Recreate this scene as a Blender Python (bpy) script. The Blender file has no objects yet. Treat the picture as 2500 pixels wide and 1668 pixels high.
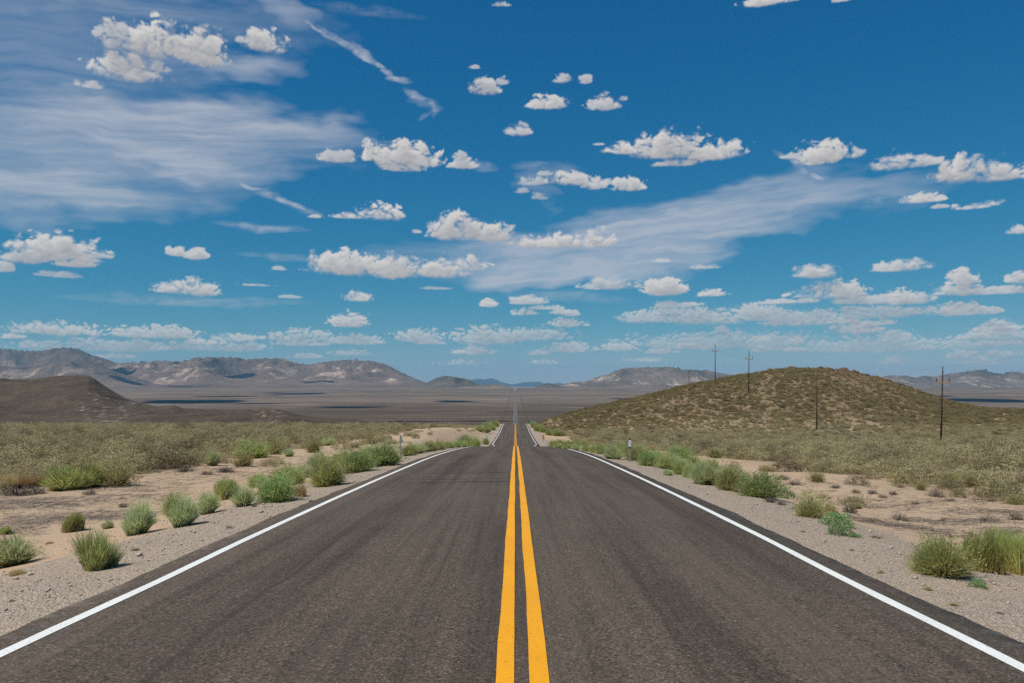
import bpy, math, random
import numpy as np

random.seed(7)
RNG = np.random.default_rng(11)
S = bpy.context.scene
COL = S.collection

# Measurements of the place come from a 2500 px wide view: focal length F px, horizon row YH, column CX of straight ahead.
F, CX, YH = 1944.0, 1258.0, 928.0

# ------------------------------------------------------------------ numeric helpers
def _grad(ix, iy, seed):
    h = (ix * 374761393 + iy * 668265263 + seed * 1446648777) & 0xFFFFFFFF
    h = ((h ^ (h >> 13)) * 1274126177) & 0xFFFFFFFF
    h = h ^ (h >> 16)
    a = (h & 0xFFFF) / 65536.0 * 2 * np.pi
    return np.cos(a), np.sin(a)

def noise(x, y, seed=0):
    x = np.asarray(x, float); y = np.asarray(y, float)
    x, y = np.broadcast_arrays(x, y)
    xi = np.floor(x).astype(np.int64); yi = np.floor(y).astype(np.int64)
    fx = x - xi; fy = y - yi
    u = fx * fx * fx * (fx * (fx * 6 - 15) + 10); v = fy * fy * fy * (fy * (fy * 6 - 15) + 10)
    def d(a, b):
        gx, gy = _grad(xi + a, yi + b, seed)
        return gx * (fx - a) + gy * (fy - b)
    n0 = d(0, 0) + u * (d(1, 0) - d(0, 0)); n1 = d(0, 1) + u * (d(1, 1) - d(0, 1))
    return (n0 + v * (n1 - n0)) * 1.5

def fbm(x, y, seed=0, octv=4, gain=.5):
    s = 0; a = 1.0
    for k in range(octv):
        s = s + a * noise(np.asarray(x) * 2 ** k, np.asarray(y) * 2 ** k, seed + k * 17); a *= gain
    return s

def ridged(x, y, seed=0, octv=4, gain=.5):
    s = 0; a = 1.0; t = 0
    for k in range(octv):
        s = s + a * (1 - np.abs(noise(np.asarray(x) * 2 ** k, np.asarray(y) * 2 ** k, seed + k * 17))); t += a; a *= gain
    return s / t

def smooth(a, b, x):
    t = np.clip((np.asarray(x, float) - a) / (b - a), 0, 1)
    return t * t * (3 - 2 * t)

def pchip(pts):
    xs = np.array([p[0] for p in pts], float); ys = np.array([p[1] for p in pts], float)
    h = np.diff(xs); d = np.diff(ys) / h
    m = np.zeros_like(xs)
    for i in range(1, len(xs) - 1):
        if d[i - 1] * d[i] > 0:
            w1 = 2 * h[i] + h[i - 1]; w2 = h[i] + 2 * h[i - 1]
            m[i] = (w1 + w2) / (w1 / d[i - 1] + w2 / d[i])
    m[0] = d[0]; m[-1] = d[-1]
    def f(x):
        x = np.clip(np.asarray(x, float), xs[0], xs[-1])
        i = np.clip(np.searchsorted(xs, x, side='right') - 1, 0, len(xs) - 2)
        t = (x - xs[i]) / h[i]
        return ((1 + 2 * t) * (1 - t) ** 2 * ys[i] + t * (1 - t) ** 2 * h[i] * m[i]
                + t * t * (3 - 2 * t) * ys[i + 1] + t * t * (t - 1) * h[i] * m[i + 1])
    return f

# ------------------------------------------------------------------ terrain heights (z = 0 at eye level)
FAR = [(601, 38.5), (1000, 66), (1500, 92), (2000, 105), (3500, 110), (5000, 104), (7000, 96), (9000, 88), (12000, 119), (16000, 162), (25000, 260), (40000, 420)]
road_d = pchip([(-60, -.4), (-30, .66), (0, 1.80), (5.84, 2.013), (8.56, 2.137), (11.04, 2.232), (13.44, 2.335), (16.2, 2.462), (20.57, 2.67), (28.05, 3.05), (36.3, 3.5),
                (45.2, 4.06), (61.2, 5.18), (74, 6.18), (88, 7.45), (105, 9.05), (120, 10.05), (131.5, 10.62), (184, 12.55), (263, 14.48), (300, 17.0)] + FAR)
left_d = pchip([(-60, .6), (0, 2.35), (10, 2.85), (20, 3.3), (35, 3.9), (60, 4.95), (100, 6.7), (140, 8.4), (186, 11.2), (213, 12.75), (263, 15.5), (303, 18.0)] + FAR)
right_d = pchip([(-60, .6), (0, 2.35), (10, 2.8), (20, 3.28), (35, 4.1), (60, 5.6), (100, 8.5), (145, 11.7), (206, 13.6), (263, 15.6), (303, 18.4)] + FAR)

HILL_SIL = [(1300, 1034), (1307, 1031), (1390, 1007), (1494, 982), (1589, 961), (1653, 944), (1745, 926), (1827, 912), (1876, 905), (1928, 898.5), (1996, 898.5), (2060, 906), (2106, 913.5),
            (2167, 927), (2228, 948), (2290, 968), (2345, 984), (2412, 994), (2500, 998), (2700, 1006), (3000, 1020), (3400, 1036)]
hill_y = pchip(HILL_SIL)
hill_zc = pchip([(1300, 270), (1494, 300), (1745, 320), (1950, 335), (2228, 335), (2345, 310), (2500, 285), (2900, 250), (3400, 230)])
hill_zb = pchip([(1300, 235), (1390, 225), (1494, 215), (1950, 200), (2300, 200), (2500, 190), (3400, 160)])
LEFT_SIL = [(-600, 985), (-300, 945), (-80, 926), (0, 922.5), (37, 926), (70, 926), (104, 922), (147, 917), (184, 916), (214, 916.4), (227, 922), (251, 939), (276, 955), (306, 971), (328, 979), (367, 990),
            (389, 994), (422, 992), (453, 1000), (551, 1003), (612, 1003), (631, 1000.5), (655, 999), (680, 1003.5), (722, 1017), (768, 1028), (875, 1040), (960, 1056)]
lhill_y = pchip(LEFT_SIL)
lhill_zc = pchip([(-600, 1400), (306, 1400), (400, 1150), (560, 1050), (655, 900), (768, 800), (960, 700)])

def natural(X, Y):
    k = smooth(-9, 9, X)
    d = left_d(Y) * (1 - k) + right_d(Y) * k
    amp = .1 + .9 * smooth(200, 900, Y)
    return -d + fbm(X / 7, Y / 7, 3, 3) * .14 * (1 - smooth(150, 500, Y)) + fbm(X / 60, Y / 90, 5, 3) * amp * .6

def hill_offset(X, Y, base):
    """Height the sagebrush hill adds on top of the field, right of the road."""
    Ys = np.maximum(Y, 1.0)
    p = CX + F * X / Ys
    pc = np.clip(p, 1300, 3400)
    zc, zb = hill_zc(pc), hill_zb(pc)
    top = (YH - hill_y(pc)) * zc / F - .45
    nb = -right_d(zc)
    hgt = np.maximum(top - nb, 0) * smooth(1300, 1330, p) * (1 - smooth(3100, 3400, p))
    tf = np.clip((Y - zb) / (zc - zb), 0, 1)
    front = tf ** 1.25 * (1 - tf * .55) / .45 * .55 + .45 * tf * tf * (3 - 2 * tf)
    front = np.clip(front, 0, 1)
    back = 1 - smooth(0, 1, (Y - zc) / 190.0)
    prof = np.where(Y < zc, front, back)
    # the back slope keeps to the falling line of the land
    o = hgt * prof
    o = o + np.where(Y < zc, (nb + right_d(Y)) * tf * smooth(.0, .3, tf) * (hgt > .5), 0) * 1.0
    rough = fbm(X / 16, Y / 16, 21, 4) * .5 * smooth(2, 10, hgt) * prof * (1 - smooth(.8, 1, tf) * .6)
    return np.maximum(o + rough, 0) * (Y > 100)

def lhill_offset(X, Y, base):
    Ys = np.maximum(Y, 1.0)
    p = CX + F * X / Ys
    pc = np.clip(p, -600, 960)
    zc = lhill_zc(pc)
    ys = lhill_y(pc)
    t = np.clip((Y - 480) / (zc - 480), 0, 1)
    yb = 1046.0; ym = np.maximum(1004.0, ys)
    mid = .58
    w = smooth(mid, 1, t)
    w = w * w * (3 - 2 * w) * .35 + w * .65
    yl = np.where(t < mid, yb + (ym - yb) * smooth(0, 1, t / mid) , ym + (ys - ym) * w)
    z = (YH - yl) * np.minimum(Ys, zc) / F
    rel = np.clip((ym - ys) / 80, 0, 1)
    g = ridged(p / 16 + .9 * fbm(Y / 220, p / 60, 8, 2), Y / 420, 31, 4)
    z = z + fbm(X / 70, Y / 70, 41, 3) * 1.3 * smooth(.1, .3, t) * (1 - smooth(.9, 1, t))
    bk = 1 - smooth(0, 1, (Y - zc) / 700.0)
    o = np.maximum(z - base, 0)
    o = np.where(Y > zc, o * bk, o)
    return o * (p > -650) * (1 - smooth(880, 960, p)) * (Y > 470) * (1 - smooth(1.0, 1.1, -p / 600.0))

def embank(X, Y):
    """Corridor blend: 1 on the road bench, 0 on the natural land."""
    ax = np.abs(X)
    dd = np.abs(road_d(Y) - np.where(X < 0, left_d(Y), right_d(Y)))
    wd = 3.2 + 2.2 * np.minimum(dd, 4)
    edge = 5.0 + .5 * noise(Y / 9, X * 0 + 3.3, 77)
    return 1 - smooth(0, 1, (ax - edge) / wd)

def bench(X, Y):
    ax = np.abs(X)
    z = -road_d(Y) + .015 * (3.65 - np.minimum(ax, 4.3))
    far = smooth(300, 700, Y)
    z = z - .03 - np.maximum(ax - 4.2, 0) * .06 - far * .25
    return z

def ground_parts(X, Y):
    nat = natural(X, Y)
    h1 = hill_offset(X, Y, nat)
    h2 = lhill_offset(X, Y, nat)
    b = embank(X, Y)
    z = (nat + h1 + h2) * (1 - b) + bench(X, Y) * b
    rim = (np.abs(X) > 4.6)
    z = z + np.where(rim, fbm(X / 1.3, Y / 1.3, 91, 2) * .025 * (1 - smooth(40, 90, Y)), 0)
    return z, h1 * (1 - b), h2 * (1 - b)

def gz(X, Y):
    X = np.asarray(X, float); Y = np.asarray(Y, float)
    return ground_parts(X, Y)[0]

MARCH = np.concatenate([np.arange(3, 40, .05), np.arange(40, 420, .25)])
def locate(px, py):
    """Where the line of sight through a measured point meets the land."""
    X = (px - CX) / F * MARCH
    rows = YH - F * gz(X, MARCH) / MARCH
    i = int(np.argmax(rows <= py)) if (rows <= py).any() else int(np.argmin(rows))
    return float(X[i]), float(MARCH[i])

# ------------------------------------------------------------------ objects
def mesh_np(name, V, faces, mat=None, smooth_shade=False, attrs=None):
    """faces: (n,3) or (n,4) int array."""
    me = bpy.data.meshes.new(name)
    V = np.asarray(V, np.float32); faces = np.asarray(faces, np.int32)
    n, k = faces.shape
    me.vertices.add(len(V)); me.vertices.foreach_set('co', V.ravel())
    me.loops.add(n * k); me.loops.foreach_set('vertex_index', faces.ravel())
    me.polygons.add(n); me.polygons.foreach_set('loop_start', np.arange(0, n * k, k, dtype=np.int32))
    me.update(calc_edges=True)
    if smooth_shade:
        me.polygons.foreach_set('use_smooth', np.ones(n, bool))
    for an, av in (attrs or {}).items():
        a = me.attributes.new(an, 'FLOAT', 'POINT'); a.data.foreach_set('value', np.asarray(av, np.float32).ravel())
    if mat: me.materials.append(mat)
    return me

def link(name, data, parent=None, loc=None, **props):
    o = bpy.data.objects.new(name, data); COL.objects.link(o)
    if parent: o.parent = parent
    if loc is not None: o.location = loc
    for k, v in props.items():
        if v: o[k] = v
    return o

def empty(name, loc, label, cat, group=None, rz=0):
    o = link(name, None, None, loc, label=label, category=cat, group=group)
    o.rotation_euler = (0, 0, rz); o.empty_display_size = .1
    return o

class MB:
    """Collects simple solids into one mesh."""
    def __init__(s): s.v = []; s.f = []
    def box(s, lo, hi):
        b = len(s.v); x0, y0, z0 = lo; x1, y1, z1 = hi
        s.v += [(x0, y0, z0), (x1, y0, z0), (x1, y1, z0), (x0, y1, z0), (x0, y0, z1), (x1, y0, z1), (x1, y1, z1), (x0, y1, z1)]
        s.f += [tuple(b + i for i in q) for q in ((0, 3, 2, 1), (4, 5, 6, 7), (0, 1, 5, 4), (1, 2, 6, 5), (2, 3, 7, 6), (3, 0, 4, 7))]
        return s
    def tube(s, pts, rad, n=8, cap=True):
        pts = [np.array(p, float) for p in pts]
        rad = [rad] * len(pts) if np.isscalar(rad) else rad
        b = len(s.v)
        for i, p in enumerate(pts):
            d = pts[min(i + 1, len(pts) - 1)] - pts[max(i - 1, 0)]; d = d / (np.linalg.norm(d) + 1e-9)
            a = np.cross(d, (0, 1, 0) if abs(d[1]) < .9 else (1, 0, 0)); a /= np.linalg.norm(a); c = np.cross(d, a)
            for j in range(n):
                t = 2 * math.pi * j / n
                s.v.append(tuple(p + (a * math.cos(t) + c * math.sin(t)) * rad[i]))
        for i in range(len(pts) - 1):
            for j in range(n):
                s.f.append((b + i * n + j, b + i * n + (j + 1) % n, b + (i + 1) * n + (j + 1) % n, b + (i + 1) * n + j))
        if cap:
            s.f.append(tuple(b + j for j in range(n))[::-1]); e = b + (len(pts) - 1) * n
            s.f.append(tuple(e + j for j in range(n)))
        return s
    def data(s, name, mat, smooth_shade=False):
        me = bpy.data.meshes.new(name); me.from_pydata(s.v, [], s.f)
        if smooth_shade:
            for p in me.polygons: p.use_smooth = True
        me.materials.append(mat); me.update(); return me

# ------------------------------------------------------------------ materials
class NT:
    def __init__(s, tree): s.t = tree; s.n = tree.nodes; s.l = tree.links
    def new(s, typ, ins=None, **kw):
        nd = s.n.new(typ)
        for k, v in kw.items(): setattr(nd, k, v)
        for k, v in (ins or {}).items():
            if isinstance(v, bpy.types.NodeSocket): s.l.new(v, nd.inputs[k])
            else: nd.inputs[k].default_value = v
        return nd
    def math(s, op, a, b=0.0, c=0.0, clamp=False):
        return s.new('ShaderNodeMath', {0: a, 1: b, 2: c}, operation=op, use_clamp=clamp).outputs[0]
    def vec(s, op, a, b=(0, 0, 0), c=(0, 0, 0)):
        nd = s.new('ShaderNodeVectorMath', {0: a, 1: b}, operation=op)
        if op == 'MULTIPLY_ADD':
            if isinstance(c, bpy.types.NodeSocket): s.l.new(c, nd.inputs[2])
            else: nd.inputs[2].default_value = c
        return nd.outputs['Value'] if op in ('DOT_PRODUCT', 'LENGTH', 'DISTANCE') else nd.outputs[0]
    def mix(s, f, a, b, typ='MIX'):
        nd = s.new('ShaderNodeMix', data_type='RGBA', blend_type=typ)
        for k, v in ((0, f), (6, a), (7, b)):
            if isinstance(v, bpy.types.NodeSocket): s.l.new(v, nd.inputs[k])
            else: nd.inputs[k].default_value = v if k == 0 else (tuple(v) + (1,) if len(v) == 3 else v)
        return nd.outputs[2]
    def rng(s, v, a, b, c=0.0, d=1.0, sm=False):
        return s.new('ShaderNodeMapRange', {0: v, 1: a, 2: b, 3: c, 4: d}, interpolation_type='SMOOTHSTEP' if sm else 'LINEAR').outputs[0]
    def noise(s, co, scale, detail=4, rough=.55, dist=0.0):
        return s.new('ShaderNodeTexNoise', {'Vector': co, 'Scale': scale, 'Detail': detail, 'Roughness': rough, 'Distortion': dist}).outputs['Fac']
    def vor(s, co, scale, feature='F1'):
        return s.new('ShaderNodeTexVoronoi', {'Vector': co, 'Scale': scale}, feature=feature)
    def attr(s, name): return s.new('ShaderNodeAttribute', attribute_name=name).outputs['Fac']
    def scale(s, co, v): return s.vec('MULTIPLY', co, v)

def material(name):
    m = bpy.data.materials.new(name); m.use_nodes = True
    t = NT(m.node_tree); t.n.clear()
    out = t.n.new('ShaderNodeOutputMaterial')
    return m, t, out

def finish(t, out, col, rough=.9, bump=None, strength=.5, dist=.05, spec=.2, metal=0.0):
    b = t.new('ShaderNodeBsdfPrincipled', {'Roughness': rough, 'Specular IOR Level': spec, 'Metallic': metal})
    if isinstance(col, bpy.types.NodeSocket): t.l.new(col, b.inputs['Base Color'])
    else: b.inputs['Base Color'].default_value = tuple(col) + (1,)
    if bump is not None:
        bp = t.new('ShaderNodeBump', {'Height': bump, 'Strength': strength, 'Distance': dist})
        t.l.new(bp.outputs[0], b.inputs['Normal'])
    t.l.new(b.outputs[0], out.inputs[0])
    return b

def pos(t): return t.new('ShaderNodeNewGeometry').outputs['Position']
def objco(t): return t.new('ShaderNodeTexCoord').outputs['Object']

def simple(name, col, rough=.7, spec=.3, metal=0.0, var=.25, scale=6.0):
    m, t, out = material(name); c = objco(t)
    n = t.noise(c, scale, 5)
    k = t.mix(n, tuple(x * (1 - var) for x in col), tuple(min(1, x * (1 + var)) for x in col))
    finish(t, out, k, rough, n, .2, .01, spec, metal)
    return m

def ground_material():
    m, t, out = material('desert_ground'); P = pos(t)
    gr, sg, pl, hl, lh = t.attr('gravel'), t.attr('sage'), t.attr('plain'), t.attr('hillside'), t.attr('darkhill')
    big = t.noise(P, .12, 4); mid = t.noise(P, .9, 5); fine = t.noise(P, 9, 5, .65)
    stones = t.vor(P, 40.0); grit = t.vor(P, 55.0)
    # bare pinkish sand
    sand = t.mix(mid, (.345, .248, .168), (.465, .345, .242))
    sand = t.mix(t.rng(big, .4, .62), sand, (.38, .295, .205))
    sand = t.mix(t.rng(fine, .55, .72, 0, .55), sand, (.22, .16, .105))
    sand = t.mix(t.rng(grit.outputs['Distance'], .0, .22, .5, 0), sand, (.52, .43, .32))
    # litter between the shrubs
    lit = t.mix(fine, (.16, .122, .078), (.36, .275, .18))
    lit = t.mix(t.rng(mid, .5, .66), lit, (.32, .25, .175))
    # loose gravel of the shoulder
    gcol = t.mix(t.new('ShaderNodeSeparateColor', {0: stones.outputs['Color']}).outputs[0], (.23, .19, .155), (.52, .45, .375))
    gcol = t.mix(t.rng(stones.outputs['Distance'], .25, .6, 0, .6), gcol, (.15, .122, .098))
    gcol = t.mix(t.rng(mid, .35, .7, 0, .35), gcol, (.38, .29, .20))
    # valley floor
    Ps = t.scale(P, (.35, 1.0, 1.0))
    pn1 = t.noise(Ps, .0016, 6, .6); pn2 = t.noise(Ps, .008, 5, .6); pn3 = t.noise(P, .12, 4, .7)
    plc = t.mix(t.rng(pn1, .36, .64), (.088, .065, .047), (.15, .114, .089))
    plc = t.mix(t.rng(pn2, .52, .64, 0, .8), plc, (.23, .175, .134))
    plc = t.mix(t.rng(pn3, .45, .7, 0, .5), plc, (.062, .052, .036))
    x, y, _z = t.new('ShaderNodeSeparateXYZ', {0: P}).outputs
    plc = t.mix(t.math('MULTIPLY', t.rng(y, 900, 1500), t.rng(t.math('ADD', y, t.math('MULTIPLY', pn1, 900)), 3900, 3300)), plc, t.mix(1.0, plc, (.60, .58, .52), 'MULTIPLY'))
    for xx, w, k in ((34, 1.6, .85), (-33, 1.4, .55), (-38, 1.2, .4)):
        d = t.math('ABSOLUTE', t.math('SUBTRACT', t.math('ADD', x, t.math('MULTIPLY', t.math('SUBTRACT', pn2, .5), 3)), xx))
        plc = t.mix(t.rng(d, w * .6, w, k, 0), plc, (.035, .036, .028))
    # dark hill on the valley side
    lhc = t.mix(t.rng(t.noise(P, .02, 6, .65), .35, .65), (.046, .034, .024), (.09, .067, .047))
    lhc = t.mix(t.rng(t.noise(P, .35, 4, .7), .48, .66, 0, .8), lhc, (.026, .025, .016))
    st = t.noise(t.scale(P, (.16, .03, .03)), 1.0, 5, .75)
    lhc = t.mix(t.math('MULTIPLY', t.rng(st, .54, .68, 0, .6), t.attr('flank')), lhc, (.36, .30, .255))
    # sagebrush hill: pale gravelly soil, rocky ochre towards its shoulder
    hlc = t.mix(t.rng(t.noise(P, .5, 5, .7), .35, .65), (.118, .088, .055), (.218, .165, .102))
    hlc = t.mix(t.rng(t.noise(P, .05, 4), .55, .68, 0, .6), hlc, (.24, .175, .11))
    c = t.mix(sg, sand, lit)
    c = t.mix(hl, c, hlc)
    c = t.mix(pl, c, plc)
    c = t.mix(lh, c, lhc)
    edge = t.math('ADD', gr, t.math('MULTIPLY', t.math('SUBTRACT', mid, .5), .9))
    c = t.mix(t.rng(edge, .35, .65, sm=True), c, gcol)
    hgt = t.math('ADD', t.math('MULTIPLY', fine, .5), t.math('MULTIPLY', stones.outputs['Distance'], -.6))
    hgt = t.math('ADD', hgt, t.math('MULTIPLY', mid, 1.0))
    finish(t, out, c, .95, hgt, .7, .05, .1)
    return m

def asphalt_material():
    m, t, out = material('asphalt'); P = pos(t)
    x, y, _ = t.new('ShaderNodeSeparateXYZ', {0: P}).outputs
    ag = t.vor(P, 66.0); ag2 = t.vor(P, 62.0)
    sp = t.new('ShaderNodeSeparateColor', {0: ag.outputs['Color']}).outputs
    sp2 = t.new('ShaderNodeSeparateColor', {0: ag2.outputs['Color']}).outputs
    long = t.noise(t.scale(P, (2.2, .05, 1)), 1.0, 5, .6)
    blot = t.noise(P, .55, 5, .6)
    c = t.mix(sp[0], (.018, .0132, .0082), (.115, .086, .056))
    c = t.mix(t.rng(sp2[1], .70, 1.0, 0, .7), c, (.18, .142, .105))
    c = t.mix(t.rng(sp[1], .96, .99, 0, .7), c, (.27, .24, .21))
    c = t.mix(t.rng(blot, .35, .7, 0, .5), c, t.mix(1.0, c, (.62, .6, .6), 'MULTIPLY'))
    c = t.mix(t.rng(long, .5, .66, 0, .9), c, t.mix(1.0, c, (.58, .56, .56), 'MULTIPLY'))
    c = t.mix(t.rng(long, .48, .3, 0, .5), c, (.105, .081, .06))
    fst = t.noise(t.scale(P, (10, .16, 0)), 1.0, 4, .65)
    c = t.mix(t.rng(fst, .42, .62, .12, 0), c, (.135, .108, .084))
    c = t.mix(t.rng(fst, .5, .66, 0, .2), c, (.03, .024, .018))
    lanes = t.noise(t.scale(P, (1.15, .006, 0)), 1.0, 3, .55)
    c = t.mix(t.rng(lanes, .52, .66, 0, .55), c, t.mix(1.0, c, (.66, .64, .64), 'MULTIPLY'))
    c = t.mix(t.rng(lanes, .48, .36, 0, .35), c, (.098, .078, .06))
    # old sealed joint across the far lane and a few lengthwise seams
    wob = t.math('MULTIPLY', t.math('SUBTRACT', t.noise(t.scale(P, (1.4, .0, 0)), 1.0, 4), .5), .9)
    lane = t.math('MULTIPLY', t.rng(x, -3.2, -2.4, 0, 1), t.rng(x, -.3, -.12, 1, 0))
    for yy, w, k in ((20.6, .2, 1.0), (21.6, .14, .8), (19.9, .1, .6), (24.0, .3, .4)):
        d = t.math('ABSOLUTE', t.math('SUBTRACT', t.math('ADD', y, wob), yy))
        k2 = t.math('MULTIPLY', t.rng(d, w * .4, w, k, 0), lane)
        k2 = t.math('MULTIPLY', k2, t.rng(t.noise(P, 2.5, 3), .35, .5))
        c = t.mix(k2, c, (.017, .015, .014))
    xw = t.math('ADD', x, t.math('MULTIPLY', t.math('SUBTRACT', t.noise(t.scale(P, (0, .12, 0)), 1.0, 4), .5), .7))
    for xx, w, k in ((-2.45, .05, .5), (-1.2, .08, .3), (1.3, .06, .3), (2.6, .07, .25)):
        d = t.math('ABSOLUTE', t.math('SUBTRACT', xw, xx))
        k2 = t.math('MULTIPLY', t.rng(d, w * .3, w, k, 0), t.rng(t.noise(t.scale(P, (.4, .08, 0)), 1.0, 3), .45, .6))
        c = t.mix(k2, c, (.02, .018, .016))
    # dust and grit washed over the outer edge
    ax = t.math('ABSOLUTE', t.math('ADD', x, .14))
    du = t.math('MULTIPLY', t.rng(ax, 3.75, 4.05), t.rng(t.noise(P, 5, 5, .7), .5, .68))
    c = t.mix(t.math('MULTIPLY', du, .55), c, (.27, .235, .2))
    # far away the pavement blends to one flat grey
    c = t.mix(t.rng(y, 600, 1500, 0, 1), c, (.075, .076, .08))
    h = t.math('ADD', sp[0], t.math('MULTIPLY', sp2[1], .8))
    finish(t, out, c, .82, h, .55, .012, .35)
    return m

def paint_material(name, col, worn, wear=.1):
    m, t, out = material(name); P = pos(t)
    ag = t.vor(P, 85.0)
    n = t.noise(P, 6, 5, .7); n2 = t.noise(P, 1.1, 3)
    c = t.mix(t.rng(n2, .3, .7), col, tuple(v * .9 for v in col))
    c = t.mix(t.rng(n, .66, .74, 0, wear * 4), c, worn)
    sp = t.new('ShaderNodeSeparateColor', {0: ag.outputs['Color']}).outputs
    c = t.mix(t.rng(sp[2], .94, .98, 0, .5), c, worn)
    finish(t, out, c, .6, sp[0], .4, .008, .3)
    return m

def mountain_material(name, dark, mid_, pale, green, pale_amt, sc=1.0):
    m, t, out = material(name); P = pos(t)
    h = t.attr('rel')
    n1 = t.noise(P, .0011 * sc, 7, .62); n2 = t.noise(P, .006 * sc, 6, .7); n3 = t.noise(P, .022 * sc, 4, .75)
    st = t.noise(t.scale(P, (.0026 * sc, .0008 * sc, .004 * sc)), 1.0, 7, .72)
    c = t.mix(t.rng(n1, .35, .65), dark, mid_)
    a = t.math('MULTIPLY', t.rng(st, .52, .66), t.rng(h, .05, .22)); a = t.math('MULTIPLY', a, t.rng(h, .95, .55))
    c = t.mix(t.math('MULTIPLY', a, pale_amt), c, pale)
    w = t.math('MULTIPLY', t.rng(n2, .64, .70), t.rng(h, .45, .12))
    c = t.mix(t.math('MULTIPLY', w, pale_amt), c, (.5, .44, .38))
    g = t.math('MULTIPLY', t.rng(n2, .42, .58), t.rng(h, .40, 1.0))
    c = t.mix(t.math('MULTIPLY', g, .65), c, green)
    c = t.mix(t.rng(n3, .55, .66, 0, .6), c, tuple(v * .6 for v in green))
    finish(t, out, c, 1.0, t.math('ADD', n2, t.math('MULTIPLY', n3, .5)), .8, 30.0 / sc, .0)
    return m

def foliage_material(name, base, tip, hue=.02, val=.35, trans=.3, power=1.0, patch=None):
    m, t, out = material(name)
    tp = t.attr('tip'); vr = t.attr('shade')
    rnd = t.new('ShaderNodeObjectInfo').outputs['Random']
    upl = t.new('ShaderNodeAttribute', attribute_name='upland', attribute_type='INSTANCER').outputs['Fac']
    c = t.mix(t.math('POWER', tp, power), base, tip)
    if patch: c = t.mix(t.rng(rnd, .55, .9, 0, .8), c, patch)
    hs = t.new('ShaderNodeHueSaturation', {'Hue': t.rng(rnd, 0, 1, .5 - hue, .5 + hue), 'Saturation': t.rng(vr, 0, 1, .8, 1.15),
               'Value': t.math('MULTIPLY', t.rng(rnd, 0, 1, 1 - val * .6, 1 + val * .6), t.rng(vr, 0, 1, .74, 1.26)), 'Fac': 1.0, 'Color': t.mix(upl, c, t.mix(1.0, c, (.71, .67, .58), 'MULTIPLY'))})
    b = t.new('ShaderNodeBsdfPrincipled', {'Base Color': hs.outputs[0], 'Roughness': .75, 'Specular IOR Level': .15})
    tr = t.new('ShaderNodeBsdfTranslucent', {'Color': hs.outputs[0]})
    mx = t.new('ShaderNodeMixShader', {0: trans, 1: b.outputs[0], 2: tr.outputs[0]})
    t.l.new(mx.outputs[0], out.inputs[0])
    return m

M = {
    'ground': ground_material(), 'asphalt': asphalt_material(),
    'white': paint_material('white_road_paint', (.66, .68, .665), (.09, .08, .07), .05),
    'yellow': paint_material('yellow_road_paint', (.70, .315, .004), (.12, .07, .02), .03),
    'wood': simple('weathered_pole_wood', (.042, .031, .026), .9, .1, var=.4, scale=3),
    'arm': simple('crossarm_wood', (.38, .22, .10), .85, .15, var=.3, scale=8),
    'insulator': simple('dark_insulator_glaze', (.03, .022, .02), .35, .5, var=.1),
    'wire': simple('dull_conductor', (.09, .09, .09), .6, .4),
    'steel': simple('galvanised_steel', (.22, .24, .26), .55, .5, metal=.3, var=.15),
    'tpost': simple('dark_steel_post', (.05, .05, .045), .8, .2),
    'posttip': simple('white_post_paint', (.68, .68, .64), .6, .3, var=.08),
    'reflector': simple('white_reflective_sheet', (.55, .57, .59), .4, .5, var=.05),
    'black': simple('black_sheet', (.02, .02, .02), .6, .3),
    'amber': simple('amber_sign_sheet', (.75, .30, .01), .5, .4, var=.08),
    'rock': simple('rusty_brown_rock', (.105, .066, .044), .95, .1, var=.55, scale=1.5),
    'rubble': simple('tawny_broken_rock', (.21, .145, .095), .95, .1, var=.6, scale=.6),
    'stone': simple('pale_stone', (.33, .285, .24), .95, .1, var=.4, scale=3),
    'twig': foliage_material('dead_twig', (.12, .095, .075), (.20, .165, .135), .015, .4, 0.05),
    'sage': foliage_material('sagebrush_leaf', (.235, .195, .11), (.43, .39, .215), .025, .75, .42, .8, (.26, .20, .125)),
    'rabbit': foliage_material('rabbitbrush_leaf', (.40, .34, .13), (.42, .48, .18), .02, .3, .6, .6),
    'grey': foliage_material('grey_green_leaf', (.36, .345, .16), (.48, .535, .28), .015, .3, .6, .5),
    'dark': foliage_material('dark_green_leaf', (.33, .29, .12), (.34, .455, .165), .015, .3, .6, .5),
    'bright': foliage_material('bright_green_blade', (.46, .35, .15), (.37, .43, .145), .015, .3, .6, .7),
    'dry': foliage_material('dry_straw_blade', (.38, .26, .13), (.56, .42, .21), .02, .3, .45, .8),
    'leafy': foliage_material('broad_green_leaf', (.15, .22, .08), (.225, .36, .15), .01, .25, .45, .8),
    'olive': foliage_material('olive_leaf', (.30, .225, .11), (.36, .35, .15), .02, .3, .45, .7),
}

# ------------------------------------------------------------------ ground, hills, road
def rows_Y():
    r = list(np.arange(-40, 3, 1.0)); y = 3.0
    while y < 36000:
        r.append(y); y += max(.22, .0115 * y)
    return np.array(r)
ROWS = rows_Y()
CORR = np.array([0, 1.2, 2.4, 3.3, 3.6, 3.85, 4.1, 4.3, 4.6, 4.9, 5.2, 5.6, 6, 6.5, 7, 7.5, 8, 8.6, 9.3, 10, 11, 12, 13, 14])
CORR = np.concatenate([-CORR[:0:-1], CORR])
NO = 150
def grid_ground():
    u = np.linspace(0, 1, NO + 1)[1:]
    u = u * .75 + .25 * u ** 2
    W = np.minimum(np.maximum(45.0, 1.15 * np.maximum(ROWS, 0) + 34), 25500)
    outR = 14 + u[None, :] * (W[:, None] - 14)
    X = np.concatenate([-outR[:, ::-1], np.repeat(CORR[None, :], len(ROWS), 0), outR], 1)
    Y = np.repeat(ROWS[:, None], X.shape[1], 1)
    return X, Y
GX, GY = grid_ground()
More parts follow.
